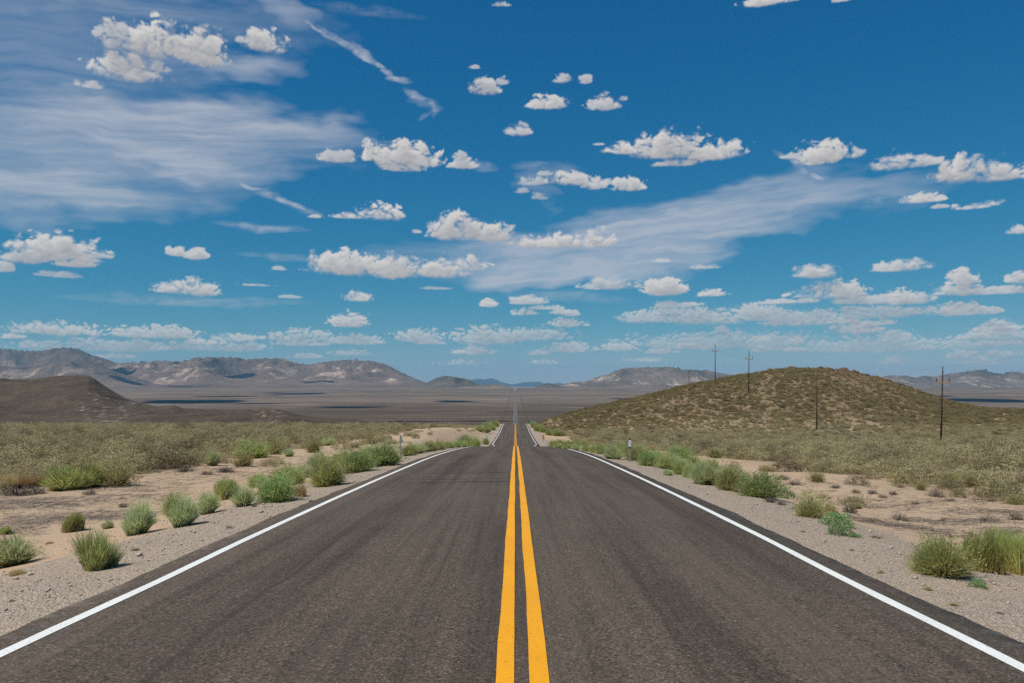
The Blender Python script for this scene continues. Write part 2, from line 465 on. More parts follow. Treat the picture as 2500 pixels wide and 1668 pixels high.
GZ, H1, H2 = ground_parts(GX, GY)
GZ = GZ - H2   # the dark hill is laid over the land as its own finer mesh
nr, nc = GX.shape
idx = np.arange(nr * nc).reshape(nr, nc)
quads = np.stack([idx[:-1, :-1], idx[:-1, 1:], idx[1:, 1:], idx[1:, :-1]], -1).reshape(-1, 4)
V = np.stack([GX, GY, GZ], -1).reshape(-1, 3)
ax = np.abs(GX)
wav = noise(GY / 6, GX * 0 + np.sign(GX) * 5, 12) * .8 + noise(GY / 1.7, GX * 0 + np.sign(GX) * 9, 13) * .25
A_gravel = 1 - smooth(5.5, 7.2, ax + wav)
A_gravel = np.where(GY > 900, (1 - smooth(4.7, 6.0, ax)) * .62, A_gravel)
sageline = np.where(GX < 0, 15.0, 13.2) + 1.5 * noise(GY / 14, np.sign(GX) * 3.0, 51)
sageline = sageline - 5.2 * smooth(160, 205, GY)
A_sage = smooth(-1.5, 2.5, ax - sageline) * smooth(14, 24, GY)
A_plain = smooth(330, 620, GY)
A_hill = smooth(1.0, 5.0, H1); A_lh = smooth(1.5, 9, H2)
A_plain = A_plain * (1 - A_hill)
PXG = CX + F * GX / np.maximum(GY, 1)
ROWG = YH - F * GZ / np.maximum(GY, 1)
A_flank = smooth(170, 215, PXG) * (1 - smooth(300, 345, PXG)) * smooth(950, 962, ROWG) + smooth(610, 640, PXG) * (1 - smooth(675, 700, PXG)) * 1.2 + .25
ATT = dict(gravel=A_gravel, sage=A_sage, plain=A_plain, hillside=A_hill, darkhill=A_lh, flank=A_flank)
f1 = H1.reshape(-1)[quads].max(1) > .8
def submesh(name, mask):
    q = quads[mask]; used, inv = np.unique(q, return_inverse=True)
    return mesh_np(name, V[used], inv.reshape(-1, 4), M['ground'], True, {k: v.reshape(-1)[used] for k, v in ATT.items()})
link('ground', submesh('ground', ~f1), kind='structure', label='sandy desert land sloping down to the wide valley floor')
link('hill', submesh('hill', f1), kind='structure', label='rounded sagebrush covered hill with a rocky brown top beside the road')
def dark_hill():
    p = np.arange(-420, 965, 2.5); Y = np.concatenate([np.linspace(480, 1000, 90), np.linspace(1004, 1420, 130), np.linspace(1430, 2150, 40)])
    P2, Y2 = np.meshgrid(p, Y); X2 = (P2 - CX) / F * Y2
    nat = natural(X2, Y2); o = lhill_offset(X2, Y2, nat)
    zc = lhill_zc(np.clip(P2, -600, 960))
    keep = smooth(.45, .6, Y2 / zc) * (1 - smooth(.97, 1.0, Y2 / zc) * .8) * smooth(1, 6, o)
    o = o + (fbm(X2 / 26, Y2 / 34, 47, 4) * 1.3 - (1 - ridged(X2 / 90 + .5 * noise(X2 / 140, Y2 / 140, 49), Y2 / 130, 48, 4)) * 9.0 * smooth(8, 25, o)) * keep
    z = nat + np.where(o > .25, o, -1.5)
    b_ = embank(X2, Y2); z = z * (1 - b_) + (nat - 3) * b_
    ii = np.arange(P2.size).reshape(P2.shape)
    q = np.stack([ii[:-1, :-1], ii[:-1, 1:], ii[1:, 1:], ii[1:, :-1]], -1).reshape(-1, 4)
    q = q[o.reshape(-1)[q].max(1) > .25]
    used, inv = np.unique(q, return_inverse=True)
    row = YH - F * z / Y2
    fl = smooth(170, 215, P2) * (1 - smooth(300, 345, P2)) * smooth(950, 962, row) + smooth(610, 640, P2) * (1 - smooth(675, 700, P2)) * 1.2 + .2
    one = np.ones_like(z)
    at_ = dict(gravel=0 * one, sage=0 * one, plain=one, hillside=0 * one, darkhill=smooth(.5, 8, o), flank=fl)
    V = np.stack([X2, Y2, z], -1).reshape(-1, 3)
    me = mesh_np('hill', V[used], inv.reshape(-1, 4), M['ground'], True, {k: v.reshape(-1)[used] for k, v in at_.items()})
    link('hill', me, kind='structure', label='bare dark brown hill with a steep pale streaked flank beyond the fence')
dark_hill()

RM = ROWS[(ROWS > -40) & (ROWS < 7200)]
def strip(name, xl, xr, n, lift, mat, rows=RM, skirt=0.0):
    """A band along the road between the lines xl(Y) and xr(Y)."""
    L, R = xl(rows), xr(rows)
    k = np.linspace(0, 1, n + 1)
    X = L[:, None] * (1 - k) + R[:, None] * k
    Y = np.repeat(rows[:, None], n + 1, 1)
    far = smooth(300, 700, Y) * .3
    Z = -road_d(Y) + .015 * (3.65 - np.abs(X)) + lift + far
    if skirt:
        X = np.concatenate([X[:, :1] - .03, X, X[:, -1:] + .03], 1); Y = np.concatenate([Y[:, :1], Y, Y[:, -1:]], 1)
        Z = np.concatenate([Z[:, :1] - skirt, Z, Z[:, -1:] - skirt], 1)
    a, b = X.shape; ii = np.arange(a * b).reshape(a, b)
    q = np.stack([ii[:-1, :-1], ii[:-1, 1:], ii[1:, 1:], ii[1:, :-1]], -1).reshape(-1, 4)
    return mesh_np(name, np.stack([X, Y, Z], -1).reshape(-1, 3), q, mat, True)
def edge_l(Y): return -4.13 + noise(Y / 2.2, Y * 0, 1) * .07 + noise(Y / 9, Y * 0, 2) * .08 - noise(Y / .45, Y * 0, 22) * .022
def edge_r(Y): return 3.88 + noise(Y / 2.2, Y * 0, 3) * .07 + noise(Y / 9, Y * 0, 4) * .06 + noise(Y / .45, Y * 0, 23) * .022
fine_rows = np.unique(np.concatenate([RM, np.arange(3, 30, .11)]))
fine_rows = fine_rows[np.concatenate([[True], np.diff(fine_rows) > .02])]
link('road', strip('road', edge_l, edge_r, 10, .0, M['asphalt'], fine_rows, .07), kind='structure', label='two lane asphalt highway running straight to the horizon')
RP = fine_rows[fine_rows < 620]
def wob(c, s, amp=.012):
    return lambda Y: c + noise(Y / 3.1, Y * 0, s) * amp + noise(Y / .8, Y * 0, s + 1) * amp * .4
def pinch(Y):  # the edge lines bend in a little at the low point of the dip
    return .5 * smooth(132, 124, Y) * smooth(112, 120, Y)
def mk(name, c, w, s, mat, label, sgn=0):
    a = wob(c - w / 2, s); b = wob(c + w / 2, s + 40, .006)
    link(name, strip(name, lambda Y: a(Y) - sgn * pinch(Y), lambda Y: b(Y) - sgn * pinch(Y), 1, .005, mat, RP), kind='structure', label=label)
mk('road_edge_line', -3.78, .115, 61, M['white'], 'solid white edge line along the left lane', -1)
mk('road_edge_line', 3.52, .115, 65, M['white'], 'solid white edge line along the right lane', 1)
mk('road_centre_line', -.068, .122, 71, M['yellow'], 'solid yellow centre line, the left one of the pair')
mk('road_centre_line', .160, .126, 75, M['yellow'], 'solid yellow centre line, the right one of the pair')

# ------------------------------------------------------------------ mountains
def mountain(name, sil, zc, depth, yb, mat, label, seed, step=2.2, rows=110, gully=.3, back=.5, gw=22.0, spur=.25):
    """A ridged range on its own ground plan; each bearing is scaled in height so that the skyline is the measured one."""
    f = pchip(sil)
    p = np.arange(sil[0][0], sil[-1][0] + step, step)
    Pm, Tm = np.meshgrid(p, np.linspace(0, 1, rows))
    y0, y1 = zc - depth, zc + depth * .45
    Y = y0 + (y1 - y0) * Tm + 0 * Pm
    X = (Pm - CX) / F * Y
    L = gw * zc / F * 9.0
    wx, wy = fbm(X / L / 1.6, Y / L / 1.6, seed + 40, 3) * .45, fbm(X / L / 1.6 + 9, Y / L / 1.6, seed + 41, 3) * .45
    low = ridged(X / L + wx, Y / L + wy, seed, 2, .45) ** 1.6
    mid_ = ridged(X / L * 3.1 + wx * 2, Y / L * 3.1 + wy * 2, seed + 7, 3, .55)
    fin = ridged(X / L * 9 + wx * 4, Y / L * 9 + wy * 4, seed + 9, 3, .55)
    env = np.clip(smooth(0, .72, Tm) ** 1.25 * (1 - .75 * smooth(.72, 1, Tm)) + .0, 0, 1)
    base = (YH - yb) * y0 / F - 24 + 0 * Tm
    raw = env * (.28 + .72 * low) + 1e-4
    ang = ((YH - f(p)) / F)[None, :]
    need = np.where(env > .12, (ang * Y - base) / raw, 1e9)
    sc = need.min(0)
    k = max(3, int(14 / step)); pad = np.pad(sc, k, mode='edge')
    sc = np.convolve(pad, np.ones(2 * k + 1) / (2 * k + 1), 'valid')
    sc = np.maximum(sc, 5)[None, :]
    z = base + sc * (raw + gully * env * (.62 * (mid_ - .62) + (.30 - .20 * smooth(.45, .72, Tm)) * (fin - .62)) * (.35 + .65 * low))
    # trim or lift each bearing a little so the smoothed skyline still meets the measured one
    top = (z / Y).max(0); err = np.convolve(np.pad(ang[0] - top, 4, mode='edge'), np.ones(9) / 9, 'valid')
    z = z + err[None, :] * Y * smooth(.25, .7, Tm)
    hgt = z.max() - base
    a, b = X.shape; ii = np.arange(a * b).reshape(a, b)
    q = np.stack([ii[:-1, :-1], ii[:-1, 1:], ii[1:, 1:], ii[1:, :-1]], -1).reshape(-1, 4)
    rel = np.clip((z - base) / (hgt * .8), 0, 1)
    me = mesh_np(name, np.stack([X, Y, z], -1).reshape(-1, 3), q, mat, True, {'rel': rel.reshape(-1)})
    return link('mountain', me, kind='structure', label=label)

MT1 = mountain_material('dry_mountain_slope', (.088, .062, .048), (.168, .122, .096), (.48, .37, .29), (.036, .034, .024), .9)
MT2 = mountain_material('wooded_mountain_slope', (.09, .07, .054), (.175, .135, .105), (.50, .41, .33), (.036, .04, .03), .9, 1.2)
MT3 = mountain_material('dark_knoll_slope', (.075, .064, .05), (.12, .10, .078), (.2, .17, .14), (.035, .04, .03), .4, 1.6)
MT4 = mountain_material('sandy_knoll_slope', (.16, .12, .095), (.25, .19, .15), (.42, .35, .28), (.07, .06, .045), .8, 2.0)
MT5 = mountain_material('far_mountain_slope', (.03, .028, .026), (.04, .037, .034), (.05, .045, .04), (.025, .027, .024), .2)
mountain('left_range', [(-420, 900), (-200, 868), (0, 853), (15, 852), (58, 857), (101, 857), (132, 850.5), (171, 849), (196, 853.5), (220, 866), (245, 872), (266, 879.5), (288, 886), (337, 884), (398, 881), (444, 882.5),
         (465, 876.5), (496, 872.5), (575, 872.5), (597, 877.5), (622, 876.5), (646, 875), (692, 875.7), (710, 882.5), (741, 889), (759, 890), (790, 883.5), (820, 881), (860, 878), (891, 881), (931, 886), (958, 898), (992, 915), (1028, 930), (1052, 938)],
         12500, 3300, 943, MT1, 'long brown desert mountain range with pale cliffs, filling the skyline left of the road', 101, gully=.34, gw=19)
mountain('left_shoulder', [(-420, 926), (-150, 905), (0, 893), (60, 896), (120, 888), (190, 880), (235, 886), (262, 898), (300, 914), (345, 926), (400, 937), (430, 942)],
         10300, 1700, 945, MT1, 'nearer purple grey spur below the highest peak of the long brown range', 131, gully=.3, gw=24)
mountain('dark_knoll', [(1030, 942), (1044, 933.5), (1068, 922.5), (1087, 918), (1105, 919.5), (1120, 922.5), (1145, 927), (1158, 934), (1172, 942)], 10200, 900, 945, MT3,
         'small dark isolated knoll between the long brown range and the road', 151, step=1.2, gully=.22, gw=9)
mountain('sandy_knoll', [(1120, 946), (1160, 943), (1175, 941), (1191, 938.5), (1212, 938.8), (1234, 942), (1256, 946.5), (1272, 948)], 9000, 700, 949, MT4,
         'low sandy rise just left of where the road vanishes', 161, step=1.2, gully=.25, gw=7)
mountain('right_range', [(1296, 949), (1304, 947), (1317, 941.5), (1336, 936), (1349, 938), (1356, 941), (1374, 939), (1387, 934.5), (1426, 931.5), (1460, 919.5), (1491, 912), (1512, 901.5), (1546, 898), (1598, 896.5), (1647, 896.5),
         (1665, 902), (1720, 904), (1766, 912), (1797, 916), (1812, 909), (1822, 911), (1860, 921), (1920, 931), (1990, 938), (2050, 945)],
         11500, 2300, 947, MT2, 'flat topped mountain with grey green ridges between the road and the sagebrush hill', 171, gully=.36, gw=15)
mountain('far_right_range', [(2000, 945), (2080, 936), (2158, 919.5), (2170, 917), (2210, 917), (2235, 922.5), (2259, 917), (2277, 919.5), (2320, 912), (2360, 907), (2391, 902.5), (2412, 905.5), (2430, 912), (2452, 911), (2476, 907),
         (2500, 912), (2600, 905), (2760, 915), (2950, 935)],
         12500, 2600, 951, MT2, 'jagged bluish mountain range behind the shoulder of the sagebrush hill', 191, gully=.36, gw=17)
mountain('brown_knoll', [(1286, 949), (1300, 947.5), (1317, 941.5), (1336, 935.5), (1345, 936.5), (1352, 938.5), (1362, 941), (1376, 944), (1392, 948)], 9300, 700, 950, MT3,
         'small brown knoll just right of where the road vanishes', 163, step=1.2, gully=.25, gw=7)
mountain('distant_range', [(1100, 942), (1140, 930), (1154, 927), (1170, 925), (1184, 926.5), (1199, 923.8), (1209, 926), (1228, 934), (1253, 938.5), (1272, 934.7), (1297, 932.4), (1307, 933), (1314, 931.7), (1323, 934.7), (1340, 938), (1353, 936.6),
         (1363, 934.7), (1373, 936.6), (1390, 941), (1420, 944)],
         33000, 3000, 943, MT5, 'faint blue distant mountains at the vanishing point of the road', 211, step=1.5, gully=.2, gw=11)

# ------------------------------------------------------------------ plants
def blades(n, R=.5, H=1.0, width=.016, base_r=.12, spread=1.0, seed=0, lean=.25, droop=.0, segs=3, taper=.25, inner=.45):
    """Thin curved blades from a tight root to a dome of tips; unit plant one wide and one high."""
    r = np.random.default_rng(seed)
    ph = r.uniform(0, 2 * np.pi, n)
    th = np.arccos(1 - r.uniform(0, 1, n) * (1 - np.cos(np.pi / 2 * .96 * spread)))
    rad = inner + (1 - inner) * r.uniform(0, 1, n) ** .38
    lump = 1 + .16 * np.sin(ph * 3 + seed) * np.sin(th * 4 + seed * 2) + .1 * r.normal(0, 1, n) * .6
    tx = R * np.sin(th) * np.cos(ph) * rad * lump; ty = R * np.sin(th) * np.sin(ph) * rad * lump
    tz = H * np.cos(th) * rad * lump * .93 + .05
    br = base_r * np.sqrt(r.uniform(0, 1, n))
    bx = br * np.cos(ph + r.normal(0, .7, n)); by = br * np.sin(ph + r.normal(0, .7, n))
    P0 = np.stack([bx, by, np.zeros(n) - .02], 1); P2 = np.stack([tx, ty, np.maximum(tz, .02)], 1)
    P1 = (P0 + P2) / 2 + np.stack([-(tx - bx) * lean, -(ty - by) * lean, np.abs(tz) * lean * .6 + .03], 1) + r.normal(0, .02, (n, 3))
    ts = np.linspace(0, 1, segs + 1)
    C = [(1 - t) ** 2 * P0 + 2 * t * (1 - t) * P1 + t * t * P2 for t in ts]
    side = np.cross(P2 - P0, r.normal(0, 1, (n, 3))); side /= np.linalg.norm(side, axis=1)[:, None] + 1e-9
    w = width * r.uniform(.6, 1.3, n)[:, None]
    V = []; tip = []
    for k, t in enumerate(ts):
        ww = w * (.55 + .9 * t * (1 - t) * 2) * (1 if k < segs else taper)
        V += [C[k] - side * ww / 2, C[k] + side * ww / 2]; tip += [np.full(n, t)] * 2
    V = np.stack(V, 1); tip = np.stack(tip, 1)
    m = 2 * (segs + 1); fs = []
    for k in range(segs): fs.append([2 * k, 2 * k + 1, 2 * k + 3, 2 * k + 2])
    faces = (np.arange(n)[:, None, None] * m + np.array(fs)[None]).reshape(-1, 4)
    sh = np.repeat(r.uniform(0, 1, n)[:, None], m, 1)
    return V.reshape(-1, 3), faces, tip.ravel() * (P2[:, 2].repeat(m) * 0 + 1), sh.ravel()

def leaves(n_tip, per, R=.5, H=1.0, size=.07, width=.4, seed=0, flat=.0, floor=.12):
    """Leaf clusters held at the ends of many twigs through a lumpy crown."""
    r = np.random.default_rng(seed)
    ph = r.uniform(0, 2 * np.pi, n_tip); ct = r.uniform(.02, 1, n_tip); st_ = np.sqrt(1 - ct ** 2)
    rad = r.uniform(.55, 1, n_tip) ** .6 * (1 + .2 * np.sin(3 * ph + seed) + .12 * r.normal(0, 1, n_tip))
    C = np.stack([R * st_ * np.cos(ph) * rad, R * st_ * np.sin(ph) * rad, H * (floor + (1 - floor) * ct * rad) * .95], 1)
    n = n_tip * per
    out = np.repeat(C, per, 0); out = out / (np.linalg.norm(out, axis=1)[:, None] + 1e-6)
    d = out + r.normal(0, .55, (n, 3)) + np.array([0, 0, .55]); d /= np.linalg.norm(d, axis=1)[:, None]
    P = np.repeat(C, per, 0) + r.normal(0, size * .75, (n, 3)) * np.array([1, 1, .8])
    side = np.cross(d, r.normal(0, 1, (n, 3))); side /= np.linalg.norm(side, axis=1)[:, None]
    L = size * r.uniform(.7, 1.5, n)[:, None]; w = L * width
    V = np.stack([P - side * w * .25, P + d * L * .5 - side * w * .5, P + d * L, P + d * L * .5 + side * w * .5], 1)
    V[:, :, 2] = np.maximum(V[:, :, 2], .01)
    faces = np.arange(n * 4).reshape(n, 4)
    tip = np.clip(V[:, :, 2] / H, 0, 1)
    sh = np.repeat(np.repeat(r.uniform(0, 1, n_tip), per)[:, None] * .6 + r.uniform(0, .4, n)[:, None], 4, 1)
    return V.reshape(-1, 3), faces, tip.ravel(), sh.ravel()

def twigs(n, R=.5, H=.8, w=.02, seed=0, spread=1.0):
    r = np.random.default_rng(seed)
    V, f, tip, sh = blades(n, R, H, w, .06, spread, seed, .12, segs=3, taper=.3, inner=.7)
    k = blades(n * 2, R * .95, H * .95, w * .6, R * .6, spread, seed + 5, .3, segs=2, taper=.3, inner=.6)
    f2 = k[1] + len(V)
    return np.concatenate([V, k[0]]), np.concatenate([f, f2]), np.concatenate([tip, k[2]]), np.concatenate([sh, k[3]])

def clump(n, seed, k=3, **kw):
    """Several overlapping sprays of blades, so that the outline is uneven."""
    r = np.random.default_rng(seed + 900)
    ps = []
    for j in range(k):
        V, f, tip, sh = blades(int(n * (.5 if j == 0 else .5 / (k - 1))), seed=seed + 7 * j, **kw)
        sc = 1.0 if j == 0 else r.uniform(.6, .85)
        a = r.uniform(0, 6.28); o = 0 if j == 0 else r.uniform(.14, .26)
        V = V * np.array([sc, sc, sc * r.uniform(.85, 1.08)]) + np.array([math.cos(a) * o, math.sin(a) * o, 0])
        # lean each spray a little
        V[:, 0] += V[:, 2] * r.uniform(-.12, .12); V[:, 1] += V[:, 2] * r.uniform(-.12, .12)
        ps.append((V, f, tip, np.clip(sh * .7 + r.uniform(0, .3), 0, 1)))
    return join(*ps)

def plant_mesh(name, parts, mat):
    V, f, tip, sh = parts
    return mesh_np(name, V, f, mat, False, {'tip': tip, 'shade': sh})

def join(*ps):
    V = []; Fc = []; T = []; Sh = []; o = 0
    for p in ps:
        V.append(p[0]); Fc.append(p[1] + o); T.append(p[2]); Sh.append(p[3]); o += len(p[0])
    return np.concatenate(V), np.concatenate(Fc), np.concatenate(T), np.concatenate(Sh)

NV = 3
FOL = {}; STEM = {}
def reg(kind, fn, mat, stem_fn=None, stem_mat='twig'):
    FOL[kind] = [plant_mesh(kind + '_foliage', fn(s), M[mat]) for s in range(NV)]
    STEM[kind] = [plant_mesh(kind + '_stems', stem_fn(s), M[stem_mat]) for s in range(NV)] if stem_fn else None
reg('rabbit', lambda s: join(clump(2300, 10 + s, 4, width=.0125, inner=.4), leaves(170, 5, size=.055, width=.25, seed=40 + s, floor=.2)), 'rabbit', lambda s: twigs(34, .46, .86, .013, 60 + s), 'dry')
reg('grey', lambda s: join(clump(2200, 20 + s, 4, width=.0125, spread=.86, inner=.4, lean=.2), leaves(130, 5, size=.05, width=.22, seed=45 + s, floor=.25)), 'grey', lambda s: twigs(26, .42, .8, .012, 70 + s, .8), 'dry')
reg('dark', lambda s: join(clump(1900, 30 + s, 3, width=.013, inner=.5, spread=1.06), leaves(330, 6, size=.06, width=.28, seed=50 + s, floor=.18)), 'dark', lambda s: twigs(26, .4, .65, .02, 80 + s))
reg('bright', lambda s: clump(2900, 90 + s, 3, width=.0095, base_r=.34, spread=.62, inner=.45, lean=.14), 'bright', lambda s: twigs(20, .4, .25, .016, 95 + s))
reg('mound', lambda s: join(clump(2300, 190 + s, 4, width=.0115, base_r=.2, spread=.92, inner=.45, lean=.2), leaves(90, 4, size=.05, width=.22, seed=195 + s, floor=.2)), 'bright', lambda s: twigs(20, .4, .3, .016, 98 + s))
reg('wispy', lambda s: join(clump(1500, 100 + s, 3, width=.0105, spread=.72, inner=.35, lean=.1, base_r=.2), leaves(60, 4, size=.04, width=.25, seed=105 + s, floor=.3)), 'rabbit', lambda s: twigs(30, .4, .4, .016, 110 + s, .8))
reg('dry', lambda s: clump(1200, 120 + s, 3, width=.009, base_r=.25, spread=.8, inner=.4, lean=.15), 'dry')
reg('olive', lambda s: join(clump(900, 130 + s, 3, width=.012, inner=.45), leaves(220, 6, size=.06, width=.28, seed=135 + s, floor=.15)), 'olive', lambda s: twigs(20, .36, .6, .02, 138 + s))
reg('leafy', lambda s: leaves(130, 7, R=.55, H=.95, size=.1, width=.5, seed=140 + s, floor=.02), 'leafy', lambda s: twigs(14, .4, .5, .02, 145 + s))
reg('dead', lambda s: twigs(70, .5, .95, .02, 150 + s, 1.05), 'twig')
SAGE = [plant_mesh('sagebrush_foliage', join(leaves(190, 10, R=.5, H=1.0, size=.058, width=.36, seed=160 + s, floor=.06), twigs(12, .42, .8, .02, 170 + s)), M['sage']) for s in range(6)]

KIND_NAME = {'rabbit': 'rabbitbrush', 'grey': 'rabbitbrush', 'dark': 'rabbitbrush', 'bright': 'grass_clump', 'wispy': 'rabbitbrush', 'mound': 'rabbitbrush', 'dry': 'dry_grass_tuft', 'olive': 'desert_shrub', 'leafy': 'leafy_weed', 'dead': 'dead_shrub'}
KIND_CAT = {'rabbit': 'bush', 'grey': 'bush', 'dark': 'bush', 'bright': 'grass clump', 'wispy': 'bush', 'mound': 'bush', 'dry': 'dry grass', 'olive': 'shrub', 'leafy': 'weed', 'dead': 'dead shrub'}
PLACED = []
def plant(kind, px, py, w, h, label, group=None, at=None):
    """A plant whose foot stands at the measured point; w and h are its measured extents."""
    X, Y = at if at else locate(px, py)
    k = Y / F
    W, Hh = w * k * 1.22, h * k * 1.14
    i = random.randrange(NV)
    z = float(gz(X, Y))
    root = empty(KIND_NAME[kind], (X, Y, z - .01), label, KIND_CAT[kind], group, random.uniform(0, 6.28))
    root.scale = (W, W, Hh)
    link('foliage', FOL[kind][i], root)
    if STEM[kind]: link('stems', STEM[kind][i], root)
    PLACED.append((X, Y, W / 2))
    return root

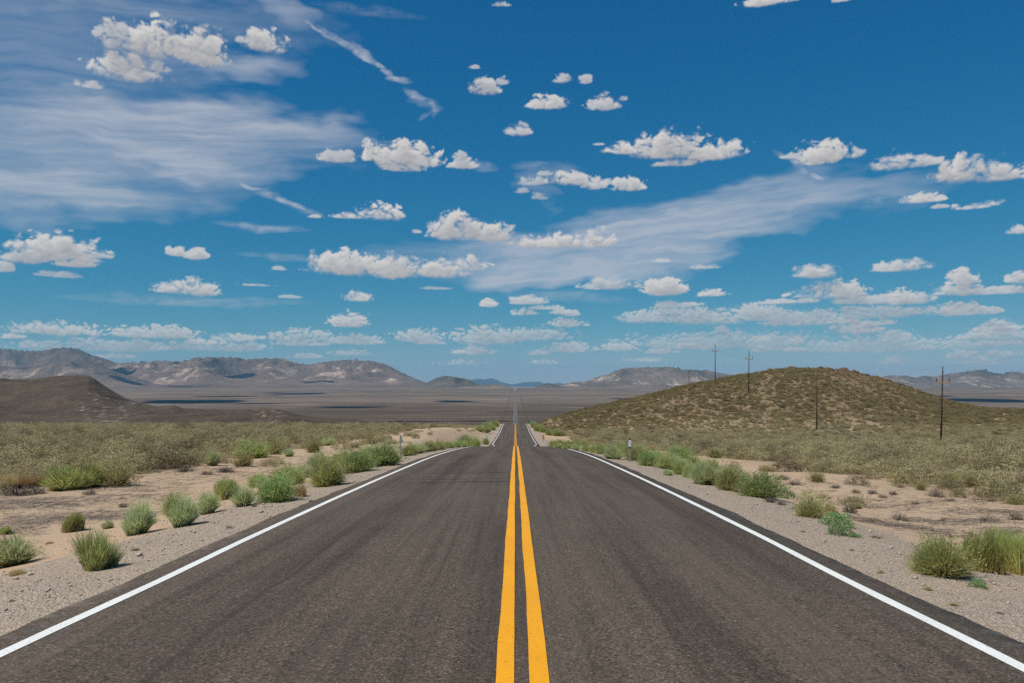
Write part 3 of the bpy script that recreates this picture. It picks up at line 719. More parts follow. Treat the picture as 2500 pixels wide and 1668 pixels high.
LR = 'bushes along the verge left of the road'
RR = 'bushes along the verge right of the road'
rowL = 'green bush in the unbroken verge row between the left marker post and the road crest'
rowR = 'green bush in the unbroken verge row between the road crest and the reflector post'
P_ = [
 ('grey', 40, 1380, 118, 80, 'grey green grassy bush on gravel cut by the left edge of the photo', LR),
 ('bright', 14, 1306, 30, 20, 'small green grass clump behind the bush at the left picture edge', LR),
 ('wispy', 235, 1389, 108, 100, 'tall wispy olive bush with dark base, nearest to the white line on gravel', LR),
 ('bright', 184, 1297, 50, 48, 'small upright green tuft with orange base on bare ground, behind the wispy bush', LR),
 ('grey', 263, 1291, 26, 22, 'tiny pale green seedling bush beside the upright orange-based tuft', LR),
 ('grey', 343, 1304, 72, 84, 'grey green fan-shaped bush standing alone between wispy bush and a pair of bushes', LR),
 ('rabbit', 425, 1260, 58, 62, 'green bush tucked behind a larger grey green bush on the gravel edge', LR),
 ('grey', 453, 1283, 74, 76, 'larger grey green bush in front of its green twin, leaning branches, gravel edge', LR),
 ('grey', 511, 1253, 58, 58, 'rounded grey green bush just uphill of the leaning pair', LR),
 ('bright', 550, 1219, 62, 52, 'green bush with rusty orange stems behind two grey green bushes', LR),
 ('grey', 590, 1236, 63, 53, 'palest grey green bush beside the rusty stemmed bush', LR),
 ('dead', 621, 1237, 16, 10, 'tiny dry sprig on gravel between pale bush and dark green bush', LR),
 ('dark', 676, 1225, 86, 64, 'dense dark green round bush with black shadow beneath, beside dry brown bush', LR),
 ('dry', 735, 1212, 36, 40, 'straw brown dying bush at the foot of the dense dark green bush', LR),
 ('rabbit', 626, 1190, 44, 34, 'green bush with brown base behind the dense dark green bush', LR),
 ('rabbit', 700, 1178, 60, 44, 'hazy green bush filling the gap behind the straw brown bush', LR),
 ('grey', 770, 1160, 60, 50, 'grey green bush half hidden behind the largest verge bush', LR),
 ('rabbit', 802, 1185, 88, 74, 'largest fan-shaped green verge bush with black shadow at its foot', LR),
 ('rabbit', 784, 1146, 46, 46, 'domed green bush rising behind the largest verge bush', LR),
 ('dark', 871, 1154, 76, 56, 'round green bush with yellowish stems next along from the largest verge bush', LR),
 ('rabbit', 838, 1135, 60, 34, 'pale bush behind the round yellowish-stemmed bush', LR),
 ('dark', 934, 1138, 80, 54, 'wide dark bush just short of the left marker post', LR),
 ('grey', 905, 1122, 70, 36, 'grey green bush behind the wide dark bush by the left marker post', LR),
 ('rabbit', 1000, 1113, 42, 30, rowL, LR), ('grey', 1022, 1108, 42, 28, rowL, LR), ('rabbit', 1048, 1103, 40, 29, rowL, LR), ('rabbit', 1072, 1099, 36, 26, rowL, LR),
 ('rabbit', 1095, 1095, 26, 18, rowL, LR), ('dark', 1113, 1093, 24, 16, rowL, LR), ('rabbit', 1130, 1091, 24, 15, rowL, LR), ('rabbit', 1145, 1090, 22, 15, rowL, LR),
 ('mound', 165, 1197, 108, 66, 'bright yellow green mound, left one of three at the field edge', None),
 ('mound', 223, 1190, 64, 70, 'bright green upright mound, middle of three at the field edge', None),
 ('olive', 288, 1188, 80, 58, 'olive green mound with dark base, right one of three at the field edge', None),
 ('mound', 444, 1131, 50, 36, 'bright green shrub at the far edge of the sand, in front of grey sagebrush', None),
 ('olive', 480, 1128, 34, 28, 'small olive shrub touching the bright green shrub at the sand edge', None),
 ('grey', 514, 1137, 42, 40, 'grey green shrub with straw base on the sand edge', None),
 ('olive', 594, 1139, 44, 36, 'olive shrub below the big domed green shrub on the sand', None),
 ('rabbit', 606, 1118, 84, 46, 'big domed green shrub out on the field beyond the sand', None),
 ('olive', 673, 1110, 50, 36, 'olive shrub right of the big domed green shrub', None),
 ('grey', 704, 1115, 30, 22, 'small round grey green shrub alone on the sand', None),
 ('olive', 690, 1092, 44, 26, 'brownish shrub behind the small round grey green shrub', None),
 ('olive', 762, 1106, 38, 38, 'tall olive shrub with orange base on a sandy patch', None),
 ('grey', 800, 1088, 38, 22, 'grey green shrub behind the tall olive shrub', None),
 ('olive', 866, 1093, 22, 14, 'tiny olive shrub on sand before the left marker post', None),
 ('olive', 905, 1083, 42, 24, 'olive shrub on sand behind the left marker post', None),
 ('dry', 20, 1196, 50, 40, 'straw coloured grass tuft at the very left edge', 'dry grass at the field edge'),
 ('dry', 60, 1192, 44, 36, 'straw coloured grass tuft next to the bright green mounds', 'dry grass at the field edge'),
 ('dry', 97, 1186, 40, 42, 'taller golden grass tuft touching the bright yellow green mound', 'dry grass at the field edge'),
 ('dead', 40, 1210, 80, 28, 'dark dead brush below the straw grass at the left edge', 'dead brush on the sand'),
 ('dead', 90, 1206, 50, 24, 'dark dead brush before the bright yellow green mound', 'dead brush on the sand'),
 ('dead', 218, 1208, 40, 18, 'dead twigs under the middle bright green mound', 'dead brush on the sand'),
 ('dead', 300, 1239, 26, 14, 'single dark dead sprig on the open sand', 'dead brush on the sand'),
 ('dead', 450, 1152, 50, 16, 'sprawling dead branches on open sand below the bright green shrub', 'dead brush on the sand'),
 ('dead', 505, 1160, 40, 14, 'dead branches on sand, below the straw-based shrub', 'dead brush on the sand'),
 ('dead', 550, 1153, 50, 16, 'dead branches on sand before the olive shrub', 'dead brush on the sand'),
 ('dry', 40, 1404, 44, 18, 'flat orange brown dry clump on gravel under the left edge bush', None),
 # ---- right of the road
 ('rabbit', 1362, 1094, 24, 14, rowR, RR), ('rabbit', 1385, 1097, 24, 15, rowR, RR), ('grey', 1408, 1099, 24, 16, rowR, RR), ('rabbit', 1430, 1102, 26, 18, rowR, RR), ('rabbit', 1452, 1106, 28, 22, rowR, RR),
 ('rabbit', 1469, 1109, 33, 25, rowR, RR), ('grey', 1499, 1121, 48, 34, 'grey green bush just short of the reflector post on its road side', RR),
 ('rabbit', 1520, 1112, 40, 30, 'green bush behind the reflector post', RR),
 ('rabbit', 1556, 1125, 50, 38, 'tall green bush right behind the reflector post', RR), ('dark', 1582, 1138, 48, 34, 'dark green bush beside the reflector post', RR),
 ('dark', 1655, 1120, 60, 28, 'teal dark bush set back from the verge, before the field', None), ('rabbit', 1622, 1144, 50, 34, 'bushy green verge bush, second after the reflector post', RR),
 ('grey', 1628, 1161, 26, 16, 'small grey sprig bush on the gravel edge', RR), ('rabbit', 1668, 1160, 46, 38, 'green verge bush, third after the reflector post', RR),
 ('rabbit', 1690, 1150, 50, 42, 'yellowish green bush behind the verge row', RR),
 ('grey', 1712, 1181, 66, 56, 'large soft grey green bush in the verge row', RR), ('rabbit', 1782, 1199, 68, 64, 'large green bush spilling onto gravel with brown base', RR),
 ('rabbit', 1738, 1168, 60, 50, 'green bush wedged behind the two large verge bushes', RR),
 ('dark', 1862, 1216, 94, 60, 'dense dark green domed bush at the end of the verge row', RR), ('leafy', 1920, 1218, 26, 24, 'small green weed with orange stalks beside the dense domed bush', RR),
 ('dead', 1880, 1226, 36, 16, 'grey twiggy sprig at the foot of the dense domed bush', RR), ('dead', 1908, 1233, 30, 16, 'grey twiggy sprig further from the dense domed bush', RR),
 ('olive', 1984, 1262, 82, 60, 'olive green domed bush alone on sand with dark hollow under it', RR), ('dry', 2028, 1262, 36, 40, 'golden straw tuft leaning on the olive domed bush', RR),
 ('leafy', 2043, 1284, 56, 28, 'leafy bright green weed behind its twin on the gravel edge', RR), ('leafy', 2048, 1306, 42, 26, 'leafy bright green weed on the gravel, nearer the road', RR),
 ('bright', 2086, 1242, 32, 14, 'small yellow green tuft on sand beside grey dead shrub', None), ('dead', 2075, 1253, 44, 32, 'grey dead shrub behind the leafy weeds', None), ('dead', 2085, 1226, 54, 20, 'blue grey dead shrub on sand behind the golden tuft', None),
 ('leafy', 2086, 1312, 26, 10, 'tiny flat green weed on gravel right of the leafy weeds', RR), ('dead', 2137, 1314, 38, 10, 'curved dead twig lying on the gravel', RR),
 ('rabbit', 2302, 1406, 132, 104, 'big grey green grassy bush on gravel with shadow at its foot', RR), ('bright', 2400, 1394, 100, 96, 'tall bright green grass clump beside the big grassy bush', RR),
 ('bright', 2468, 1397, 110, 98, 'tall bright green grass clump cut by the right edge of the photo', RR),
 ('olive', 2265, 1441, 20, 12, 'tiny olive tuft on open gravel near the white line', RR), ('leafy', 2388, 1436, 30, 20, 'tiny green seedling on gravel below the grass clumps', RR),
 ('olive', 2478, 1233, 54, 28, 'dark olive shrub low at the right edge of the sand', None), ('olive', 2250, 1197, 26, 25, 'small round olive shrub standing alone before the sagebrush', None), ('dead', 2287, 1214, 46, 29, 'grey twiggy shrub on sand near the round olive shrub', None),
 ('olive', 2339, 1207, 26, 16, 'small dark shrub on sand right of the grey twiggy shrub', None), ('dead', 2235, 1232, 28, 13, 'low dark dead sprig on open sand', 'small dead sprigs on the right sand'), ('dead', 2195, 1272, 50, 24, 'spiky grey dead shrub in the middle of the right sand', None),
 ('olive', 2195, 1179, 54, 35, 'grey green shrub at the front of the sagebrush field', None), ('olive', 2320, 1190, 50, 34, 'wide yellowish shrub at the front of the sagebrush field', None), ('olive', 2372, 1190, 46, 34, 'dull green shrub beside the wide yellowish shrub', None),
 ('olive', 1993, 1177, 40, 28, 'yellowish round shrub on sand behind the domed bushes', None), ('dry', 2430, 1190, 40, 26, 'straw coloured tuft among the front sagebrush at right', None),
 ('grey', 2440, 1205, 60, 34, 'grey green shrub at the sand edge near the right side', None),
 ('dead', 2040, 1192, 30, 12, 'sprig', 'S'), ('dead', 2180, 1208, 26, 12, 'sprig', 'S'), ('dead', 2155, 1216, 28, 12, 'sprig', 'S'), ('dead', 2090, 1204, 26, 12, 'sprig', 'S'), ('dead', 2130, 1206, 30, 15, 'sprig', 'S'), ('dead', 2200, 1191, 24, 10, 'sprig', 'S'),
 ('dead', 2390, 1208, 26, 10, 'sprig', 'S'), ('dead', 2420, 1225, 30, 12, 'sprig', 'S'), ('dead', 2320, 1224, 30, 12, 'sprig', 'S'), ('dead', 2410, 1275, 60, 22, 'tangle of dead branches on sand near the right edge', None), ('dead', 2480, 1270, 50, 26, 'dead branches cut by the right edge of the photo', None),
 ('dead', 1940, 1185, 40, 14, 'sprig', 'S'), ('dead', 1910, 1170, 40, 14, 'sprig', 'S'), ('dead', 1880, 1190, 30, 10, 'sprig', 'S'), ('dry', 1870, 1150, 40, 20, 'pale straw tuft on the sand beyond the verge row', None),
 ('olive', 1745, 1118, 44, 24, 'yellow green shrub on the sand behind the verge bushes', None), ('dry', 1590, 1100, 24, 16, 'rusty brown round shrub beyond the reflector post', None),
]
for kind, px, py, w, h, lab, grp in P_:
    if lab == 'sprig': lab = 'low dark dead sprig on open sand'; grp = 'small dead sprigs on the right sand'
    plant(kind, px, py, w, h, lab, grp)
fillR = 'green bush filling the verge row between the reflector post and the dense domed bush'
for px, py, w, h in ((1486, 1108, 36, 26), (1536, 1116, 40, 30), (1602, 1130, 44, 34), (1640, 1138, 44, 34), (1655, 1150, 46, 36), (1732, 1184, 50, 42), (1756, 1186, 52, 46), (1690, 1168, 48, 40), (1722, 1160, 46, 36), (1806, 1190, 50, 44), (1566, 1116, 40, 26)):
    plant(random.choice(('rabbit', 'rabbit', 'grey')), px, py, w, h, fillR, RR + ', fill')
fillL = 'green bush filling the verge row between the largest verge bush and the left marker post'
for px, py, w, h in ((850, 1146, 50, 36), (895, 1142, 50, 36), (915, 1132, 46, 34), (952, 1128, 44, 34), (740, 1168, 50, 38), (722, 1184, 46, 36), (650, 1196, 46, 34), (1035, 1104, 30, 22), (1060, 1100, 28, 20)):
    lab = fillL if 780 < px < 980 else rowL if px > 980 else 'green bush filling a gap behind the straw brown bush on the left verge'
    plant(random.choice(('rabbit', 'rabbit', 'grey')), px, py, w, h, lab, LR if px > 980 else LR + (', fill' if px > 780 else ', gaps'))
for px, py, w, h in ((560, 1290, 16, 8), (330, 1345, 18, 9), (120, 1330, 20, 10), (760, 1225, 14, 8), (2150, 1400, 16, 9), (2080, 1345, 16, 8), (2330, 1480, 20, 10), (1960, 1300, 16, 8), (2440, 1500, 22, 11), (30, 1470, 22, 10)):
    plant(random.choice(('dead', 'dry', 'olive')), px, py, w, h, 'tiny dry weed rooted in the gravel shoulder', 'tiny weeds on the gravel')
# both banks of the dip and the second rise: placed by distance
dipL = 'green bush on the cut bank where the road climbs out of the dip, left'
dipR = 'green bush on the cut bank where the road climbs out of the dip, right'
for (X, Y, W, Hh) in ((-5.6, 112, 1.6, 1.5), (-6.6, 116, 1.8, 1.6), (-7.6, 118, 1.8, 1.4), (-4.9, 132, 1.0, 1.1), (-6.9, 190, 2.4, 1.6), (-8.3, 185, 2.4, 1.5), (-6.0, 210, 2.2, 1.6), (-7.6, 214, 2.6, 1.7), (-5.8, 232, 2.2, 1.7), (-7.2, 240, 2.4, 1.7), (-6.0, 252, 2.0, 1.4)):
    plant(random.choice(('rabbit', 'dark')), 0, 0, W * F / Y, Hh * F / Y, dipL, 'bushes on the left bank of the dip', (X, Y))
for (X, Y, W, Hh) in ((5.6, 118, 1.6, 1.2), (6.8, 121, 1.8, 1.3), (8.2, 124, 1.8, 1.2), (9.6, 126, 1.8, 1.1), (11.2, 128, 1.8, 1.1), (5.4, 205, 1.6, 1.4), (6.8, 200, 2.0, 1.5), (8.0, 188, 2.2, 1.4), (9.4, 184, 2.4, 1.5), (5.2, 226, 1.8, 1.4), (6.6, 222, 2.0, 1.5), (5.4, 246, 1.8, 1.2), (10.8, 186, 2.0, 1.2)):
    plant(random.choice(('rabbit', 'dark', 'bright')), 0, 0, W * F / Y, Hh * F / Y, dipR, 'bushes on the right bank of the dip', (X, Y))

# ------------------------------------------------------------------ sagebrush: the 300 largest in view one by one, the rest as one field
def sample_field(n, xlo, xhi, ylo, yhi, mask):
    X = RNG.uniform(xlo, xhi, n); Y = RNG.uniform(ylo, yhi, n)
    k = mask(X, Y)
    return X[k], Y[k]
def inview(X, Y): return (np.abs(X) < .84 * Y + 20) & (Y > 12)
def left_ok(X, Y):
    l = 15.0 + 1.5 * noise(Y / 14, Y * 0 - 3.0, 51) - 5.5 * smooth(170, 210, Y)
    open_ = fbm(X / 9, Y / 9, 61, 2) > .62
    near_road = (-X < l) & ((-X < 8.3) | (RNG.uniform(0, 1, len(X)) > .10))
    return inview(X, Y) & ~near_road & (Y > 24) & ~(open_ & (-X < 30)) & (RNG.uniform(0, 1, len(X)) < .75 + .5 * noise(X / 5, Y / 5, 62))
def right_ok(X, Y):
    l = 13.2 + 1.5 * noise(Y / 14, Y * 0 + 3.0, 51) - 5.2 * smooth(150, 200, Y)
    near_road = (X < l) & ((X < 8.3) | (RNG.uniform(0, 1, len(X)) > .08))
    open_ = fbm(X / 9, Y / 9, 66, 2) > .68
    track = (np.abs(X - .314 * Y - 1.2 * np.sin(Y / 9)) < 1.5) & (RNG.uniform(0, 1, len(X)) < .7)
    thin = (fbm(X / 22, Y / 26, 71, 3) > .42) & (Y > 200) & (RNG.uniform(0, 1, len(X)) < .6)
    p_ = CX + F * X / Y; rocky = (p_ > 2010) & (p_ < 2240) & (Y > 285) & (RNG.uniform(0, 1, len(X)) < .55)
    return inview(X, Y) & ~thin & ~rocky & ~near_road & (Y > 19) & ~(open_ & (X < 30)) & ~(track & (Y > 215)) & (RNG.uniform(0, 1, len(X)) < .75 + .5 * noise(X / 5, Y / 5, 67))
pts = []
for (n, a, b, c, d, mk_) in ((5800, -75, -8, 20, 90, left_ok), (11500, -185, -7, 90, 260, left_ok), (9000, -300, -8, 260, 520, left_ok),
                             (5300, 7.5, 75, 17, 90, right_ok), (11200, 8, 160, 90, 200, right_ok), (42000, 6.5, 235, 200, 345, right_ok)):
    pts.append(np.stack(sample_field(n, a, b, c, d, mk_), 1))
pts = np.concatenate(pts)
# keep clear of the placed bushes and of one another near the road
keep = np.ones(len(pts), bool)
for (X, Y, r_) in PLACED:
    keep &= (pts[:, 0] - X) ** 2 + (pts[:, 1] - Y) ** 2 > (r_ + .3) ** 2
pts = pts[keep]
cell = {}; ok = np.ones(len(pts), bool)
for i, (X, Y) in enumerate(pts):
    s = .62 if Y < 120 else .55 if (Y > 205 and X > 5) else .7
    c = (int(X / s), int(Y / s))
    if c in cell: ok[i] = False
    cell[c] = 1
pts = pts[ok]
n = len(pts)
size = np.clip(RNG.lognormal(-.02, .38, n), .42, 1.9)
sw = size * RNG.uniform(.8, 1.2, n) * 1.05; shh = size * RNG.uniform(.42, .7, n)
lowzone = (np.abs(pts[:, 0]) < 15) | (pts[:, 1] < 30)
sw[lowzone] *= .75; shh[lowzone] *= .7
onhill = (pts[:, 1] > 205) & (pts[:, 0] > 5); sw[onhill] *= .88; shh[onhill] *= .85
zz = gz(pts[:, 0], pts[:, 1])
rot = RNG.uniform(0, 6.283, n); var = RNG.integers(0, 6, n)
# apparent size decides who is an individual
infr = (np.abs((pts[:, 0]) / pts[:, 1] * F + 8) < 1262)
rank = np.argsort(-(sw * shh) / pts[:, 1] ** 2 * infr)
ind = rank[:300]; rest = np.setdiff1d(np.arange(n), ind)
SG = {'left': ('grey olive sagebrush in the dense field left of the road', 'sagebrush of the left field'),
      'right': ('grey olive sagebrush in the dense field between road and power poles', 'sagebrush of the right field')}
first = []
for j in ind:
    lab, grp = SG['left' if pts[j, 0] < 0 else 'right']
    o = link('sage_bush', SAGE[var[j]], None, (pts[j, 0], pts[j, 1], zz[j] - .03), label=lab, category='bush', group=grp)
    o.rotation_euler = (0, 0, rot[j]); o.scale = (sw[j], sw[j], shh[j])
    if len(first) < 6 and not any(q.data == o.data for q in first): first.append(o)

me = bpy.data.meshes.new('sagebrush_field')
me.vertices.add(len(rest)); me.vertices.foreach_set('co', np.stack([pts[rest, 0], pts[rest, 1], zz[rest] - .04], 1).astype(np.float32).ravel())
for nm, typ, key, dat in (('scl', 'FLOAT_VECTOR', 'vector', np.stack([sw[rest], sw[rest], shh[rest]], 1)), ('rot', 'FLOAT_VECTOR', 'vector', np.stack([rest * 0, rest * 0, rot[rest]], 1)), ('var', 'INT', 'value', var[rest]), ('upland', 'FLOAT', 'value', smooth(200, 240, pts[rest, 1]) * (pts[rest, 0] > 5))):
    a = me.attributes.new(nm, typ, 'POINT'); a.data.foreach_set(key, (dat.astype(np.int32) if typ == 'INT' else dat.astype(np.float32)).ravel())
me.update()
field = link('sagebrush_field', me, kind='stuff', label='sagebrush covering the fields and the hill on both sides of the road', category='sagebrush')
ng = bpy.data.node_groups.new('sagebrush_scatter', 'GeometryNodeTree')
ng.interface.new_socket('Geometry', in_out='INPUT', socket_type='NodeSocketGeometry'); ng.interface.new_socket('Geometry', in_out='OUTPUT', socket_type='NodeSocketGeometry')
g = NT(ng)
gi = g.new('NodeGroupInput'); go = g.new('NodeGroupOutput')
jn = g.new('GeometryNodeJoinGeometry')
for o in first:
    oi = g.new('GeometryNodeObjectInfo', transform_space='ORIGINAL'); oi.inputs['Object'].default_value = o; oi.inputs['As Instance'].default_value = True
    g.l.new(oi.outputs['Geometry'], jn.inputs[0])
def na(name, typ): 
    nd = g.new('GeometryNodeInputNamedAttribute', data_type=typ); nd.inputs['Name'].default_value = name; return nd.outputs['Attribute']
iop = g.new('GeometryNodeInstanceOnPoints', {'Points': gi.outputs[0], 'Instance': jn.outputs[0], 'Pick Instance': True})
g.l.new(na('var', 'INT'), iop.inputs['Instance Index']); g.l.new(na('rot', 'FLOAT_VECTOR'), iop.inputs['Rotation']); g.l.new(na('scl', 'FLOAT_VECTOR'), iop.inputs['Scale'])
g.l.new(iop.outputs[0], go.inputs[0])
md = field.modifiers.new('scatter', 'NODES'); md.node_group = ng

# ------------------------------------------------------------------ litter: fallen twigs and loose stones
def litter():
    Vs = []; n = 0; T = []; Sh = []
    patches = [(110, 1235, 1.6, 1.6, 420), (40, 1225, 1.2, 1.2, 260), (190, 1262, 1.4, 1.0, 240), (60, 1275, 1.0, .8, 160), (380, 1180, 1.8, 2.0, 160), (480, 1150, 2.2, 3.0, 260), (560, 1158, 1.8, 2.5, 200), (330, 1215, 1.2, 1.2, 160), (250, 1265, 1.0, .5, 120),
               (320, 1195, 1.4, 1.2, 160), (700, 1130, 2.0, 4.0, 160), (2230, 1290, 1.0, .7, 260), (2330, 1275, 1.1, .6, 260), (2410, 1250, 1.3, .9, 300), (2120, 1275, .8, .7, 160), (1930, 1180, 1.5, 2.4, 260), (2300, 1230, 1.6, 1.6, 180), (2470, 1300, .6, .5, 160), (2130, 1240, 1.0, 1.2, 160), (20, 1300, .7, .8, 120), (2200, 1215, 2.0, 2.0, 160)]
    for px, py, sx, sy, m in patches:
        m = int(m * (1.15 if px < 1200 else .9))
        X0, Y0 = locate(px, py)
        X = X0 + RNG.normal(0, sx * .6, m); Y = Y0 + RNG.normal(0, sy * .6, m)
        a = RNG.normal(.35, .55, m) + (RNG.uniform(0, 1, m) < .3) * RNG.uniform(0, 3, m)
        L = RNG.uniform(.08, .45, m); w = RNG.uniform(.006, .015, m)
        dx, dy = np.cos(a) * L / 2, np.sin(a) * L / 2; nx, ny = -np.sin(a) * w / 2, np.cos(a) * w / 2
        z0 = gz(X - dx, Y - dy) + RNG.uniform(.004, .03, m); z1 = gz(X + dx, Y + dy) + RNG.uniform(.004, .05, m)
        Vs.append(np.stack([np.stack([X - dx - nx, Y - dy - ny, z0], 1), np.stack([X + dx - nx, Y + dy - ny, z1], 1), np.stack([X + dx + nx, Y + dy + ny, z1 + .006], 1), np.stack([X - dx + nx, Y - dy + ny, z0 + .006], 1)], 1))
    V = np.concatenate(Vs); n = len(V)
    t_ = np.repeat(RNG.uniform(0, 1, n)[:, None], 4, 1)
    link('fallen_twigs', mesh_np('fallen_twigs', V.reshape(-1, 3), np.arange(n * 4).reshape(n, 4), M['twig'], False, {'tip': t_.ravel(), 'shade': t_.ravel()}), kind='stuff', label='dark fallen twigs littering the bare sand beside the road', category='twigs')
litter()
def stones(n):
    Y = 4 + 26 * RNG.uniform(0, 1, n) ** 1.2
    side = np.where(RNG.uniform(0, 1, n) < .5, -1, 1)
    X = side * (4.3 + RNG.exponential(2.8, n))
    r = np.clip(RNG.lognormal(-4.55, .5, n), .005, .05)
    o = np.array([(1, 0, 0), (0, 1, 0), (-1, 0, 0), (0, -1, 0), (0, 0, .7), (0, 0, -.5)])
    P = o[None] * r[:, None, None] * RNG.uniform(.6, 1.3, (n, 6, 3))
    P += np.stack([X, Y, gz(X, Y) + r * .25], 1)[:, None]
    f = np.array([(0, 1, 4), (1, 2, 4), (2, 3, 4), (3, 0, 4), (1, 0, 5), (2, 1, 5), (3, 2, 5), (0, 3, 5)])
    link('loose_stones', mesh_np('loose_stones', P.reshape(-1, 3), (np.arange(n)[:, None, None] * 6 + f[None]).reshape(-1, 3), M['stone']), kind='stuff', label='pale loose stones scattered on the gravel verges', category='stones')
stones(9000)

# ------------------------------------------------------------------ boulders on the hill top
def rock_mesh(seed):
    import bmesh
    bm = bmesh.new(); bmesh.ops.create_icosphere(bm, subdivisions=3, radius=.5)
    r = random.Random(seed); ox, oy = r.uniform(0, 50), r.uniform(0, 50)
    for v in bm.verts:
        c = v.co; k = 1 + .28 * float(noise(c.x * 2.2 + ox, c.y * 2.2 + c.z * 1.7 + oy, seed)) + .12 * float(noise(c.x * 6 + ox, c.z * 6 + c.y * 5 + oy, seed + 1))
        v.co = c * k; v.co.z = max(v.co.z, -.25)
    me = bpy.data.meshes.new('boulder'); bm.to_mesh(me); bm.free(); me.materials.append(M['rock']); return me
ROCKS = [rock_mesh(s) for s in range(5)]
named = {0: 'dark boulder on the left skyline of the hill, nearest the power pole', 1: 'knobbly dark boulder on the skyline at the hill summit', 2: 'largest dark outcrop on the right shoulder of the hill top', 3: 'second dark outcrop just right of the largest one on the hill top'}
spots = [(1880, 2.6, 1.6), (1932, 3.0, 1.5), (2060, 3.4, 2.4), (2084, 3.6, 2.0)] + [(x + random.uniform(-6, 6), random.uniform(.8, 2.4), random.uniform(.7, 1.5)) for x in np.linspace(1860, 2225, 44)]
for i, (px, w, h) in enumerate(spots):
    zc = float(hill_zc(px)) - (0 if i < 4 else abs(random.gauss(0, 7)) + 1)
    X = (px - CX) / F * zc; z = float(gz(X, zc))
    o = link('boulder', ROCKS[i % 5], None, (X, zc, z + h * .12), label=named.get(i, 'rusty brown rock among others along the crest of the sagebrush hill'), category='rock', group=None if i in named else 'rocks along the hill crest')
    o.scale = (w * 1.35, w, h * 1.35); o.rotation_euler = (0, 0, random.uniform(0, 6.28))

def rubble(n):
    p = np.clip(RNG.normal(2080, 120, n), 1840, 2290); back = np.abs(RNG.normal(0, 22, n))
    Y = hill_zc(p) - back * np.where(p > 2000, 1.0, .3); X = (p - CX) / F * Y
    r = np.clip(RNG.lognormal(-1.7, .5, n), .08, .6)
    o = np.array([(1, 0, 0), (0, 1, 0), (-1, 0, 0), (0, -1, 0), (0, 0, .8), (0, 0, -.5)])
    P = o[None] * r[:, None, None] * RNG.uniform(.6, 1.3, (n, 6, 3)) + np.stack([X, Y, gz(X, Y) + r * .3], 1)[:, None]
    f = np.array([(0, 1, 4), (1, 2, 4), (2, 3, 4), (3, 0, 4), (1, 0, 5), (2, 1, 5), (3, 2, 5), (0, 3, 5)])
    link('rubble', mesh_np('rubble', P.reshape(-1, 3), (np.arange(n)[:, None, None] * 6 + f[None]).reshape(-1, 3), M['rubble']), kind='stuff', label='brown broken rock strewn over the top and shoulder of the sagebrush hill', category='rubble')
rubble(3600)

# ------------------------------------------------------------------ power line
def pole_meshes():
    H = 15.0
    shaft = MB().tube([(0, 0, -.6), (.02, 0, H * .5), (.05, 0, H)], [.17, .145, .11], 10).data('pole_shaft', M['wood'], True)
    arm = MB().box((-1.2, -.16, H - 2.72), (1.3, -.02, H - 2.5)).data('crossarm', M['arm'])
    brace = MB(); 
    for s in (-1, 1): brace.tube([(s * .62 + .05, -.18, H - 2.7), (.05, -.17, H - 3.3)], .022, 6)
    brace = brace.data('brace', M['steel'])
    def ins(x, z, k=1.0): return MB().tube([(x, -.09, z), (x, -.09, z + .15 * k), (x, -.09, z + .16 * k), (x, -.09, z + .7 * k), (x, -.09, z + .78 * k)], [.03, .03, .085 * k, .085 * k, .03], 8).data('insulator', M['insulator'])
    return H, shaft, arm, brace, (ins(-1.1, H - 2.5), ins(1.2, H - 2.5), MB().tube([(.05, 0, H), (.05, 0, H + .12), (.05, 0, H + .14), (.05, 0, H + .62), (.05, 0, H + .7)], [.03, .03, .09, .09, .03], 8).data('insulator', M['insulator']))
PH, shaft, arm, brace, INS = pole_meshes()
POLES = [(2297, 895, 1087, 145.4, 'tall wooden power pole closest to the camera, pale crossarm, right of the hill'),
         (1994, 912, 1055, 205.7, 'wooden power pole standing against the middle of the sagebrush hill'),
         (1828, 856, 975, 266.5, 'wooden power pole rising from the left slope of the hill above the skyline'),
         (1746, 839, 926, 316.0, 'wooden power pole standing on the hill crest against the sky'),
         (1682, 902, 944, 366.0, 'smallest power pole, its foot hidden behind the hill crest'),
         (None, None, None, 92.0, 'wooden power pole just outside the picture, next in line')]
heads = []
for px, top, foot, Y, lab in POLES:
    X = 78.0 if px is None else (px - CX) / F * Y
    z = float(gz(X, Y))
    ztop = z + 15.2 if px is None else (YH - top) * Y / F
    k = (ztop - z) / (PH + .7)
    root = empty('power_pole', (X, Y, z), lab, 'power pole', 'power poles in a line over the hill')
    ry = .022 if px and px > 2200 else random.uniform(-.004, .004)
    root.rotation_euler = (0, ry, random.uniform(-.03, .03)); root.scale = (1, 1, k)
    link('shaft', shaft, root); a_ = link('crossarm', arm, root); link('brace', brace, root)
    for q, m_ in enumerate(INS): link('insulator', m_, root if q == 2 else a_)
    heads.append([(X + lx + math.sin(ry) * lz, Y - .09, z + lz * k) for lx, lz in ((-1.1, PH - 1.7), (.05, PH + .7), (1.2, PH - 1.7))])
order = [5, 0, 1, 2, 3, 4]
for w, lab in enumerate(('lower power line wire on the road side of the poles', 'top power line wire running over the pole tips', 'lower power line wire on the far side of the poles')):
    path = []
    for a, b in zip(order[:-1], order[1:]):
        p, q = np.array(heads[a][w]), np.array(heads[b][w])
        for t in np.linspace(0, 1, 15)[:-1]: path.append(p + (q - p) * t - np.array([0, 0, 4 * .9 * t * (1 - t)]))
    path.append(np.array(heads[order[-1]][w]))
    link('power_line_wire', MB().tube(path, .010, 5).data('power_line_wire', M['wire']), None, None, label=lab, category='wire', group='power line wires')

